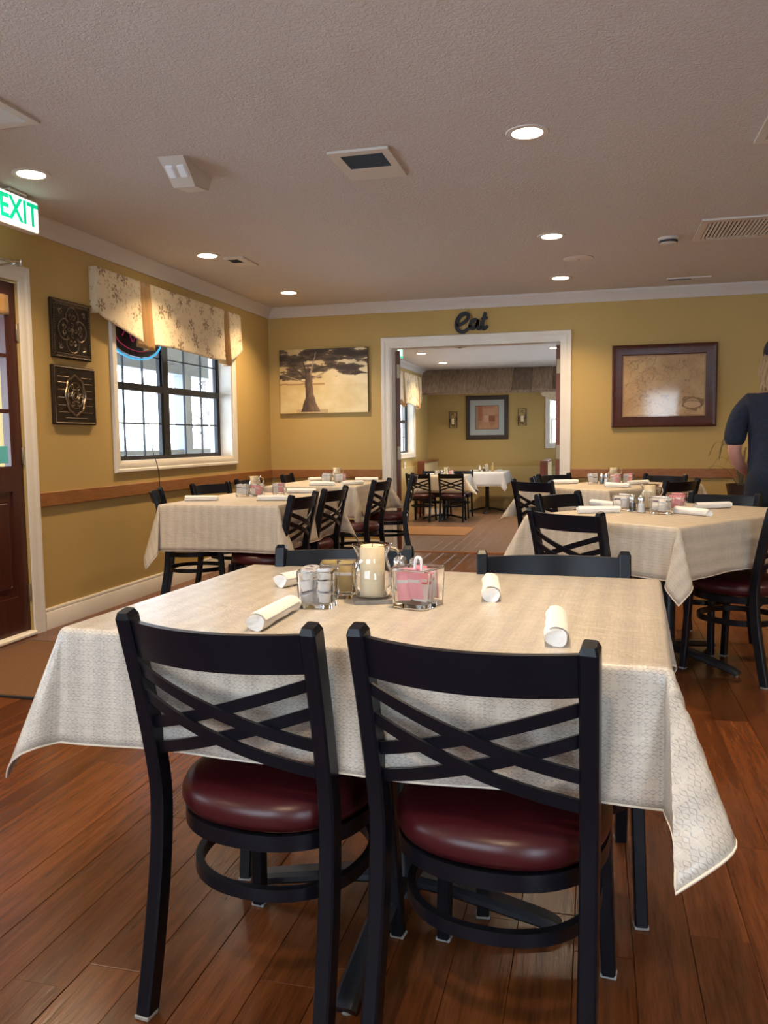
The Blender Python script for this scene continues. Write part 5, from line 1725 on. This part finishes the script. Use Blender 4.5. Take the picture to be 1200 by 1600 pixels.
# booth benches and dividers
def bench(label, x0, x1, y0, y1, back, z=ZF):
    """bench with a backrest along edge 'back' (one of 'left','far','near','right')"""
    cx, cy = (x0 + x1) / 2, (y0 + y1) / 2
    t = thing('booth_bench', label, 'bench', (cx, cy, z))
    a, b__, c, d = x0 - cx, x1 - cx, y0 - cy, y1 - cy
    MB().cbox(a, b__, c, d, 0.0, 0.10, 0.004).build('plinth', 'trim_white', t, smooth=False)
    MB().cbox(a + .01, b__ - .01, c + .01, d - .01, 0.10, 0.36, 0.004).build('base', 'booth_cream', t, smooth=False)
    MB().cbox(a, b__, c, d, 0.36, 0.46, 0.02).build('seat_cushion', 'burgundy_vinyl', t, smooth=False)
    k = {'left': (a, a + .12, c, d), 'right': (b__ - .12, b__, c, d), 'far': (a, b__, d - .12, d), 'near': (a, b__, c, c + .12)}[back]
    MB().cbox(k[0], k[1], k[2], k[3], 0.46, 0.96, 0.015).build('backrest', 'booth_cream', t, smooth=False)
    MB().cbox(k[0] - .008, k[1] + .008, k[2] - .008, k[3] + .008, 0.96, 0.995, 0.004).build('cap_rail', 'door_red_wood', t, smooth=False)
    MB().cbox(k[0] - .009, k[1] + .009, k[2] - .012, k[2] - .0, 0.0, 0.96, 0.002).build('end_post', 'door_red_wood', t, smooth=False)
    return t
bench('cream booth bench with a brown wooden cap along the left far corner', -3.20, -2.70, 15.15, 16.55, 'left')
bench('cream booth bench with a brown wooden end at the right of the far room', -1.30, -0.80, 14.9, 16.55, 'right')
# table and chair half hidden by the right jamb
FT3 = (-0.30, 12.2)
make_table(0.80, 0.80, 'table with white cloth in the far room hidden behind the right jamb', (FT3[0], FT3[1], ZF), 0)
make_cloth(0.80, 0.80, 0.25, 'white cloth on the far room table behind the right jamb', (FT3[0], FT3[1], ZF), 0, m='white_linen', seed=51, step=0.05, hem_m='white_linen')
chair((-0.86, 12.2), 0, 'black chair in the far room just left of the right jamb', z=ZF)
napkin((-0.60, 12.0), (-0.52, 12.2), 'rolled white napkin on the far room table behind the right jamb', zf=ZF)

# sloping board awning under the ceiling
t = thing('board_awning', 'sloping awning of weathered grey-brown boards below the far ceiling', 'awning', (0, 0, 0))
rnd = random.Random(5)
x = XL + 0.02; k = 0
P0 = Vector((0, 16.17, ZC - 0.004)); P1 = Vector((0, 15.70, 2.075))
sl = (P1 - P0); L0 = sl.length; ang = math.atan2(sl.z, sl.y)
while x < XFR - 0.02:
    wd = min(rnd.uniform(0.27, 0.42), XFR - 0.02 - x)
    L = L0 + rnd.uniform(0.0, 0.03)
    M = Matrix.Translation((x + wd / 2, P0.y, P0.z)) @ Matrix.Rotation(ang, 4, 'X') @ Matrix.Translation((0, L / 2 - 0.0, 0.010 + rnd.uniform(0, 0.006))) @ Matrix.Rotation(rnd.uniform(-0.02, 0.02), 4, 'Y')
    b = MB().cbox(-wd / 2 + 0.004, wd / 2 - 0.004, -L / 2, L / 2, -0.009, 0.009, 0.003)
    o = b.build('board', 'barn_board', t, smooth=False)
    o.matrix_local = M
    x += wd; k += 1
MB().cbox(XL + 0.02, XFR - 0.02, 15.73, 15.77, 2.015, 2.075, 0.004).build('fascia', 'barn_board', t, smooth=False)
for xx in (-3.2, -1.0, 1.2):
    MB().tube([(xx, 15.75, 2.06), (xx, YFB - 0.005, 2.06)], 0.02, 6).build('bracket', 'barn_board', t)

# framed abstract square picture
def abs_paint(u, v):
    n1 = fbm(u * 5, v * 5, 4, 2.2)
    c = lerp3((0.40, 0.17, 0.08), (0.55, 0.29, 0.15), 0.5 + n1)
    if u < 0.16: c = lerp3((0.32, 0.22, 0.15), c, 0.3)
    if 0.12 < u < 0.30 and 0.38 < v < 0.98: c = lerp3((0.36, 0.11, 0.05), c, 0.2)
    if 0.58 < u < 0.84 and 0.34 < v < 0.58: c = lerp3((0.25, 0.07, 0.035), c, 0.15)
    if 0.36 < u < 0.56 and 0.32 < v < 0.60: c = lerp3((0.62, 0.40, 0.25), c, 0.25 + n1)
    if 0.33 < u < 0.85 and 0.62 < v < 0.9: c = lerp3((0.55, 0.30, 0.17), c, 0.4)
    if min(u, v, 1 - u, 1 - v) < 0.02: c = (0.12, 0.07, 0.05)
    return c
t = thing('framed_picture', 'square abstract picture with grey mat in a dark frame on the far wall', 'picture', (-2.087, YFB, 1.581))
picture_frame(0.85, 0.87, [(0, 0), (0, 0.03), (0.015, 0.036), (0.06, 0.024), (0.085, 0.018), (0.085, 0)], 'dark_frame', t)
mat('grey_mat', (0.42, 0.43, 0.40), 0.7)
MB().box(-0.36, 0.36, -0.014, -0.002, -0.37, 0.37).build('mat_board', 'grey_mat', t, smooth=False)
painted('print', 'canvas_print', 0.47, 0.48, 70, 70, abs_paint, t, Matrix.Translation((0, -0.0155, 0)))

def sconce(x, z, label):
    t = thing('wall_sconce', label, 'sconce', (x, YFB, z))
    w, h = 0.155, 0.33
    MB().tube([(-w / 2, -0.012, -h / 2), (w / 2, -0.012, -h / 2), (w / 2, -0.012, h / 2), (-w / 2, -0.012, h / 2)], 0.009, 6, closed=True).build('frame', 'dark_frame', t)
    b = MB()
    for k in range(4):
        a = PI / 2 * k
        b.tube(catmull([(0.055 * math.cos(a + .6), -0.012, 0.12 * math.sin(a + .6)), (0.07 * math.cos(a), -0.012, 0.14 * math.sin(a)), (0.03 * math.cos(a - .4), -0.012, 0.08 * math.sin(a - .4))], 5), 0.005, 6)
    b.tube([(0, -0.01, -0.10), (0, -0.075, -0.10)], 0.007, 6)
    b.build('scroll', 'dark_frame', t)
    MB().lathe([(0, 0), (0.036, 0), (0.04, 0.01), (0.036, 0.012), (0, 0.012)], 16, (0, -0.07, -0.105)).build('cup', 'dark_frame', t)
    MB().lathe([(0, 0), (0.027, 0), (0.027, 0.12), (0, 0.12)], 16, (0, -0.07, -0.093)).build('candle', 'candle_wax', t)
sconce(-2.775, 1.545, 'iron wall sconce with a candle left of the square picture'); sconce(-1.385, 1.575, 'iron wall sconce with a candle right of the square picture')
t = thing('wall_switch', 'small cream switch plate on the left wall of the far room', 'switch', (XL + 0.021, 14.42, 0.70))
MB().cbox(0, 0.006, -0.04, 0.04, -0.06, 0.06, 0.002).build('plate', 'blind_white', t, smooth=False)
MB().cbox(0.006, 0.014, -0.006, 0.006, -0.012, 0.012, 0.002).build('toggle', 'blind_white', t, smooth=False)
t = thing('ceiling_plaque', 'small dark ceiling fitting just behind the top of the opening', 'ceiling fitting', (-1.93, 12.2, ZC))
MB().lathe([(0, -0.03), (0.08, -0.03), (0.1, -0.01), (0.1, 0), (0, 0)], 20).build('body', 'brass_dull', t); MB().lathe([(0, -0.045), (0.03, -0.04), (0.035, -0.03)], 14).build('knob', 'brass_dull', t)

# =================================================================== PLANT by the back wall
t = thing('potted_plant', 'potted plant with thin arching brown-green leaves against the back wall', 'plant', (1.26, 7.72, 0))
MB().lathe([(0, 0.0), (0.13, 0.0), (0.15, 0.03), (0.10, 0.08), (0.08, 0.40), (0.09, 0.52), (0, 0.52)], 20).build('stand', 'pot_dark', t)
MB().lathe([(0, 0.52), (0.10, 0.52), (0.135, 0.72), (0.14, 0.74), (0.125, 0.74), (0.12, 0.70), (0, 0.70)], 20).build('pot', 'pot_dark', t)
MB().lathe([(0, 0.705), (0.121, 0.703)], 16).build('soil', 'soil', t)
rnd = random.Random(11)
for k in range(22):
    a = 2 * PI * k / 22 + rnd.uniform(-.15, .15); L = rnd.uniform(0.22, 0.42); hgt = rnd.uniform(0.18, 0.42)
    if math.sin(a) > 0.4: L *= 0.5
    pts = catmull([(0.03 * math.cos(a), 0.03 * math.sin(a), 0.70), (L * 0.4 * math.cos(a), L * .4 * math.sin(a), 0.72 + hgt * 0.8), (L * 0.75 * math.cos(a), L * .75 * math.sin(a), 0.72 + hgt), (L * math.cos(a + .1), L * math.sin(a + .1), 0.72 + hgt * rnd.uniform(0.55, 0.85))], 5)
    n = len(pts)
    MB().sweep(pts, [(-0.006, 0), (0, 0.001), (0.006, 0), (0, -0.001)], up=(0, 0, 1), scales=[0.6 + 0.6 * math.sin(PI * i / (n - 1)) if i < n - 1 else 0.08 for i in range(n)]).build('leaf', 'leaf_brown', t)

# =================================================================== PERSON
def skin_mesh(name, verts, edges, radii, m, parent=None, root=0, sub=2):
    me = bpy.data.meshes.new(name)
    me.from_pydata([Vector(v) for v in verts], edges, [])
    o = bpy.data.objects.new(name, me); COL.objects.link(o)
    if parent: o.parent = parent
    sk = o.modifiers.new('skin', 'SKIN'); sk.use_smooth_shade = True
    lay = me.skin_vertices[0] if me.skin_vertices else None
    for i, r in enumerate(radii):
        lay.data[i].radius = r if isinstance(r, tuple) else (r, r)
        lay.data[i].use_root = (i == root)
    sb = o.modifiers.new('sub', 'SUBSURF'); sb.levels = sub; sb.render_levels = sub
    me.materials.append(MATS[m])
    return o
class SK:
    def __init__(s): s.v = []; s.e = []; s.r = []
    def add(s, p, r, par=None):
        s.v.append(p); s.r.append(r); i = len(s.v) - 1
        if par is not None: s.e.append((par, i))
        return i
    def chain(s, par, items):
        for p, r in items: par = s.add(p, r, par)
        return par
PX, PY = 1.085, 5.50
person = thing('person', 'person seen from behind in a navy t-shirt and dark cap at the right edge', 'person', (PX, PY, 0), math.radians(-18))
person.scale = (0.955, 0.955, 0.955)
HEAD_UP = 0.045
k = SK()   # local: faces +y
pel = k.add((0, 0, 0.95), (0.150, 0.105))
ab = k.add((0, 0.005, 1.10), (0.145, 0.10), pel); ch = k.add((0, 0.0, 1.28), (0.165, 0.11), ab); st = k.add((0, -0.01, 1.41), (0.12, 0.085), ch)
nk = k.add((0, 0.0, 1.49), (0.058, 0.058), st); nk2 = k.add((0, 0.015, 1.60), (0.056, 0.058), nk)
for s in (-1, 1):
    sh = k.add((s * 0.145, -0.01, 1.42), (0.070, 0.070), st)
    el = k.chain(sh, [((s * 0.205, -0.02, 1.36), (0.058, 0.058)), ((s * 0.235, -0.03, 1.23), (0.050, 0.052)), ((s * 0.250, -0.03, 1.11), (0.041, 0.044)), ((s * 0.235, 0.06, 1.03), (0.043, 0.043)), ((s * 0.195, 0.17, 0.965), (0.030, 0.030))])
    palm = k.chain(el, [((s * 0.178, 0.225, 0.945), (0.034, 0.020)), ((s * 0.168, 0.262, 0.935), (0.034, 0.018))])
    for f, (off, L) in enumerate(((-0.026, 0.070), (-0.009, 0.080), (0.009, 0.075), (0.026, 0.058))):
        b0 = Vector((s * 0.168 + off, 0.268, 0.934))
        k.chain(palm, [(b0 + Vector((0, 0.012, 0.0)), (0.0095, 0.009)), (b0 + Vector((-s * 0.006, L * 0.55, -0.010)), (0.0088, 0.0085)), (b0 + Vector((-s * 0.014, L * 0.85, -0.030)), (0.008, 0.0078))])
    k.chain(el, [((s * 0.150, 0.215, 0.955), (0.012, 0.012)), ((s * 0.125, 0.245, 0.950), (0.0105, 0.0105)), ((s * 0.115, 0.270, 0.940), (0.009, 0.009))])
    hp = k.add((s * 0.095, 0.0, 0.88), (0.098, 0.10), pel)
    k.chain(hp, [((s * 0.105, 0.005, 0.70), (0.082, 0.085)), ((s * 0.108, 0.012, 0.49), (0.058, 0.062)), ((s * 0.108, -0.005, 0.36), (0.060, 0.064)), ((s * 0.108, -0.012, 0.12), (0.040, 0.044)), ((s * 0.112, 0.0, 0.06), (0.042, 0.05))])
body = skin_mesh('body', k.v, k.e, k.r, 'skin', person)
# head with face
hb = MB(); n = 28; rows = 22
HC = Vector((0, 0.03, 1.645))
vs = []; fs = []
for j in range(rows + 1):
    th = PI * j / rows
    for i in range(n):
        a = 2 * PI * i / n
        x, y, z = math.sin(th) * math.cos(a), math.sin(th) * math.sin(a), math.cos(th)
        px, py, pz = x * 0.074, y * 0.095, z * 0.118
        if z < 0: px *= 1 + 0.28 * z; py *= 1 + 0.12 * z
        front = max(0, y)
        if front > 0.5:
            zz = pz
            nose = math.exp(-((px / 0.013) ** 2)) * math.exp(-(((zz + 0.022) / 0.024) ** 2)) * 0.022
            brow = math.exp(-(((zz - 0.018) / 0.012) ** 2)) * 0.004
            sock = -math.exp(-(((abs(px) - 0.030) / 0.014) ** 2)) * math.exp(-(((zz - 0.002) / 0.012) ** 2)) * 0.006
            lip = math.exp(-((px / 0.022) ** 2)) * math.exp(-(((zz + 0.062) / 0.010) ** 2)) * 0.004
            py += (nose + brow + sock + lip) * front
        vs.append(HC + Vector((px, py, pz)))
for j in range(rows):
    for i in range(n): fs.append((j * n + i, j * n + (i + 1) % n, (j + 1) * n + (i + 1) % n, (j + 1) * n + i))
hb.add(vs, fs)
head = hb.build('head', 'skin', person, angle=80); head.location.z = HEAD_UP
for s in (-1, 1):
    MB().lathe([(0, -0.011), (0.008, -0.008), (0.011, 0), (0.008, 0.008), (0, 0.011)], 12, (s * 0.030, 0.109, 1.647)).build('eye', 'eye_white', head)
    b = MB(); b.sweep(catmull([(s * 0.076, 0.03, 1.668), (s * 0.084, 0.012, 1.665), (s * 0.084, 0.010, 1.640), (s * 0.076, 0.028, 1.622)], 5), crect(0.010, 0.012, 0.003)); b.build('ear', 'skin', head)
b = MB(); b.tube(catmull([(-0.024, 0.112, 1.583), (0, 0.122, 1.584), (0.024, 0.112, 1.583)], 5), 0.005, 8); b.build('mouth', 'lip', head)
# hair: thick shell of curls to the collar
hs = SK()
rnd = random.Random(3)
hv = MB()
for i in range(90):
    a = rnd.uniform(0.62 * PI, 2.38 * PI)
    if 0.30 * PI < (a % (2 * PI)) < 0.70 * PI: continue
    r1 = rnd.uniform(0.84, 1.08)
    z0 = rnd.uniform(1.66, 1.70)
    x0, y0 = math.cos(a) * 0.082 * r1, 0.025 + math.sin(a) * 0.098 * r1
    pts = []; m = 11; zl = rnd.uniform(1.42, 1.48)
    ph = rnd.uniform(0, 6)
    for q in range(m):
        f = q / (m - 1)
        w_ = 0.012 * math.sin(f * 9 + ph)
        pts.append((x0 * (1 + 0.16 * math.sin(f * PI)) + w_, y0 - 0.012 * f + 0.010 * math.cos(f * 9 + ph), z0 + (zl - z0) * f))
    hv.tube(pts, 0.014, 6, scales=[0.7 + 0.5 * math.sin(PI * (q + 0.6) / m) if q < m - 1 else 0.25 for q in range(m)])
hv.build('hair', 'hair_blonde', person).location.z = HEAD_UP
# cap
cb = MB(); vs = []; fs = []; n = 28; rows = 8
for j in range(rows + 1):
    th = (PI / 2) * j / rows
    for i in range(n):
        a = 2 * PI * i / n
        vs.append((math.sin(th) * math.cos(a) * 0.096, 0.022 + math.sin(th) * math.sin(a) * 0.116, 1.70 + math.cos(th) * 0.105))
for j in range(rows):
    for i in range(n): fs.append((j * n + i, j * n + (i + 1) % n, (j + 1) * n + (i + 1) % n, (j + 1) * n + i))
for i in range(n):
    a = 2 * PI * i / n; vs.append((math.cos(a) * 0.097, 0.022 + math.sin(a) * 0.117, 1.675))
for i in range(n): fs.append((rows * n + i, rows * n + (i + 1) % n, (rows + 1) * n + (i + 1) % n, (rows + 1) * n + i))
cb.add(vs, fs)
cap = cb.build('cap', 'cap_black', person, angle=70); cap.location.z = HEAD_UP
md = cap.modifiers.new('thick', 'SOLIDIFY'); md.thickness = 0.004
vb = MB(); vs = []; fs = []; N = 16
for j in range(4):
    for i in range(N + 1):
        a = PI * (0.12 + 0.76 * i / N); kq = 1 + 0.62 * j / 3 * math.sin(a) ** 0.7
        vs.append((math.cos(a) * 0.097 * (1 + 0.04 * j), 0.022 + math.sin(a) * 0.116 * kq, 1.683 - 0.012 * (j / 3) ** 2 - 0.01 * (math.cos(a) ** 2) * j / 3))
for j in range(3):
    for i in range(N): fs.append((j * (N + 1) + i, j * (N + 1) + i + 1, (j + 1) * (N + 1) + i + 1, (j + 1) * (N + 1) + i))
vb.add(vs, fs); o = vb.build('brim', 'cap_black', cap, angle=70); md = o.modifiers.new('thick', 'SOLIDIFY'); md.thickness = 0.004
# clothes
k = SK()
pel = k.add((0, 0.0, 0.80), (0.190, 0.150)); w1 = k.add((0, 0.0, 1.03), (0.185, 0.145), pel); ab = k.add((0, 0.0, 1.14), (0.182, 0.138), w1); ch = k.add((0, -0.005, 1.29), (0.195, 0.138), ab); st = k.add((0, -0.012, 1.42), (0.145, 0.108), ch); nk = k.add((0, -0.004, 1.470), (0.078, 0.080), st)
for s in (-1, 1):
    sh = k.add((s * 0.150, -0.012, 1.415), (0.090, 0.088), st)
    k.chain(sh, [((s * 0.215, -0.022, 1.355), (0.080, 0.080)), ((s * 0.243, -0.03, 1.24), (0.076, 0.076)), ((s * 0.256, -0.03, 1.135), (0.074, 0.074))])
skin_mesh('shirt', k.v, k.e, k.r, 'navy_shirt', person)
k = SK()
pel = k.add((0, 0, 1.08), (0.160, 0.125)); p2 = k.add((0, 0, 0.90), (0.176, 0.136), pel)
for s in (-1, 1):
    hp = k.add((s * 0.095, 0.0, 0.84), (0.108, 0.118), p2)
    k.chain(hp, [((s * 0.105, 0.005, 0.68), (0.096, 0.10)), ((s * 0.108, 0.012, 0.48), (0.078, 0.082)), ((s * 0.108, -0.005, 0.30), (0.074, 0.078)), ((s * 0.110, -0.01, 0.07), (0.068, 0.076))])
skin_mesh('trousers', k.v, k.e, k.r, 'dark_jeans', person)
for s in (-1, 1):
    k = SK(); a = k.add((s * 0.112, -0.055, 0.042), (0.038, 0.040)); k.chain(a, [((s * 0.112, 0.02, 0.045), (0.042, 0.045)), ((s * 0.116, 0.11, 0.036), (0.045, 0.034)), ((s * 0.118, 0.175, 0.030), (0.036, 0.026))])
    skin_mesh('shoe', k.v, k.e, k.r, 'shoe_black', person)

# =================================================================== OUTSIDE
g = MB().box(-60, 60, -60, 60, -0.75, -0.45).build('ground_outside', 'snow', None, smooth=False); struct(g)
po = MB()
po.box(XL - LT - 2.2, XL - LT, -2, 14.5, -0.45, -0.10)
struct(po.build('porch_floor', 'porch_floor', None, smooth=False))
pr = MB(); pr.box(XL - LT - 2.6, XL - LT, -2, 14.5, 2.55, 2.70); pr.box(XL - LT - 2.15, XL - LT - 1.95, -2, 14.5, 2.08, 2.55)
struct(pr.build('porch_roof', 'porch_blue', None, smooth=False))
for i, y in enumerate((2.6, 6.6, 10.56, 14.3)):
    t = thing('porch_post', ('grey porch post just outside the entrance door', 'grey porch post hidden behind the wall between door and window', 'grey porch post seen through the right half of the left window', 'grey porch post at the far end of the porch')[i], 'post', (XL - LT - 2.05, y, -0.10), 0, 'porch posts')
    MB().cbox(-0.09, 0.09, -0.09, 0.09, 0.0, 2.30, 0.006).build('shaft', 'porch_blue', t, smooth=False)
    MB().cbox(-0.115, 0.115, -0.115, 0.115, 0.0, 0.16, 0.008).build('plinth', 'porch_blue', t, smooth=False)
t = thing('porch_railing', 'low grey wooden railing along the porch outside the window', 'railing', (XL - LT - 2.05, 0, -0.10))
for z in (1.13, 0.25): MB().cbox(-0.03, 0.03, 6.75, 14.15, z - .03, z + .03, 0.004).build('rail', 'porch_blue', t, smooth=False)
sp = None
for i in range(60):
    y = 6.85 + i * 0.12
    if sp is None: sp = MB().box(-0.012, 0.012, -0.012, 0.012, 0.28, 1.10).build('spindle', 'porch_blue', t, smooth=False); o = sp
    else: o = sp.copy(); COL.objects.link(o)
    o.location = (0, y, 0)
rnd = random.Random(17)
def bare_tree(x, y, h, label):
    t = thing('bare_tree', label, 'tree', (x, y, -0.45), 0, 'bare trees outside')
    tr = MB(); tr.tube([(0, 0, 0), (0.05, 0.03, h * 0.35), (0.0, 0.1, h * 0.7), (0.1, 0.0, h)], h * 0.022, 7, scales=[1, .8, .5, .1]); tr.build('trunk', 'bark', t)
    for i in range(26):
        z = h * rnd.uniform(0.18, 0.9); a = rnd.uniform(0, 6.28); L = h * rnd.uniform(0.18, 0.42) * (1.1 - z / h)
        d = Vector((math.cos(a), math.sin(a), rnd.uniform(0.2, 0.9)))
        p = Vector((0, 0.05, z)); q = p + d * L; br = MB()
        br.tube([p, p + d * L * .5 + Vector((rnd.uniform(-.1, .1), rnd.uniform(-.1, .1), .05)), q], h * 0.006, 5, scales=[1, .6, .15])
        for j in range(4):
            f = rnd.uniform(0.3, 0.9); s_ = p + d * L * f; e = s_ + Vector((rnd.uniform(-1, 1), rnd.uniform(-1, 1), rnd.uniform(0, 1))) * L * 0.4
            br.tube([s_, e], h * 0.0028, 4, scales=[1, .2])
        br.build('branch', 'bark', t)
bare_tree(-9.5, 10.5, 4.2, 'bare tree outside the window at the left'); bare_tree(-12.5, 17.5, 5.5, 'bare tree farther off outside the window'); bare_tree(-11.0, 22.0, 5.0, 'bare tree outside behind the right window half')
# roadside embankment, bushes and a low building across the lot
t = thing('hedge_bank', 'pale bushy bank across the lot outside the window', 'hedge', (-26, 40, -0.45))
b = MB(); vs = []; fs = []; NX, NZ = 70, 7
for j in range(NZ + 1):
    for i in range(NX + 1):
        u = i / NX; a = PI * j / NZ
        R = 1.5 + 0.6 * fbm(u * 14, j * .7, 3, 5)
        vs.append((math.cos(a) * R * 1.3 - 4 * math.sin(u * 3), -45 + 90 * u, max(0, math.sin(a) * R)))
for j in range(NZ):
    for i in range(NX): fs.append((j * (NX + 1) + i, j * (NX + 1) + i + 1, (j + 1) * (NX + 1) + i + 1, (j + 1) * (NX + 1) + i))
b.add(vs, fs); b.build('foliage', 'hedge', t)
MB().box(-1.8, 1.8, -44, 44, 0.0, 0.12).build('verge', 'soil', t, smooth=False)
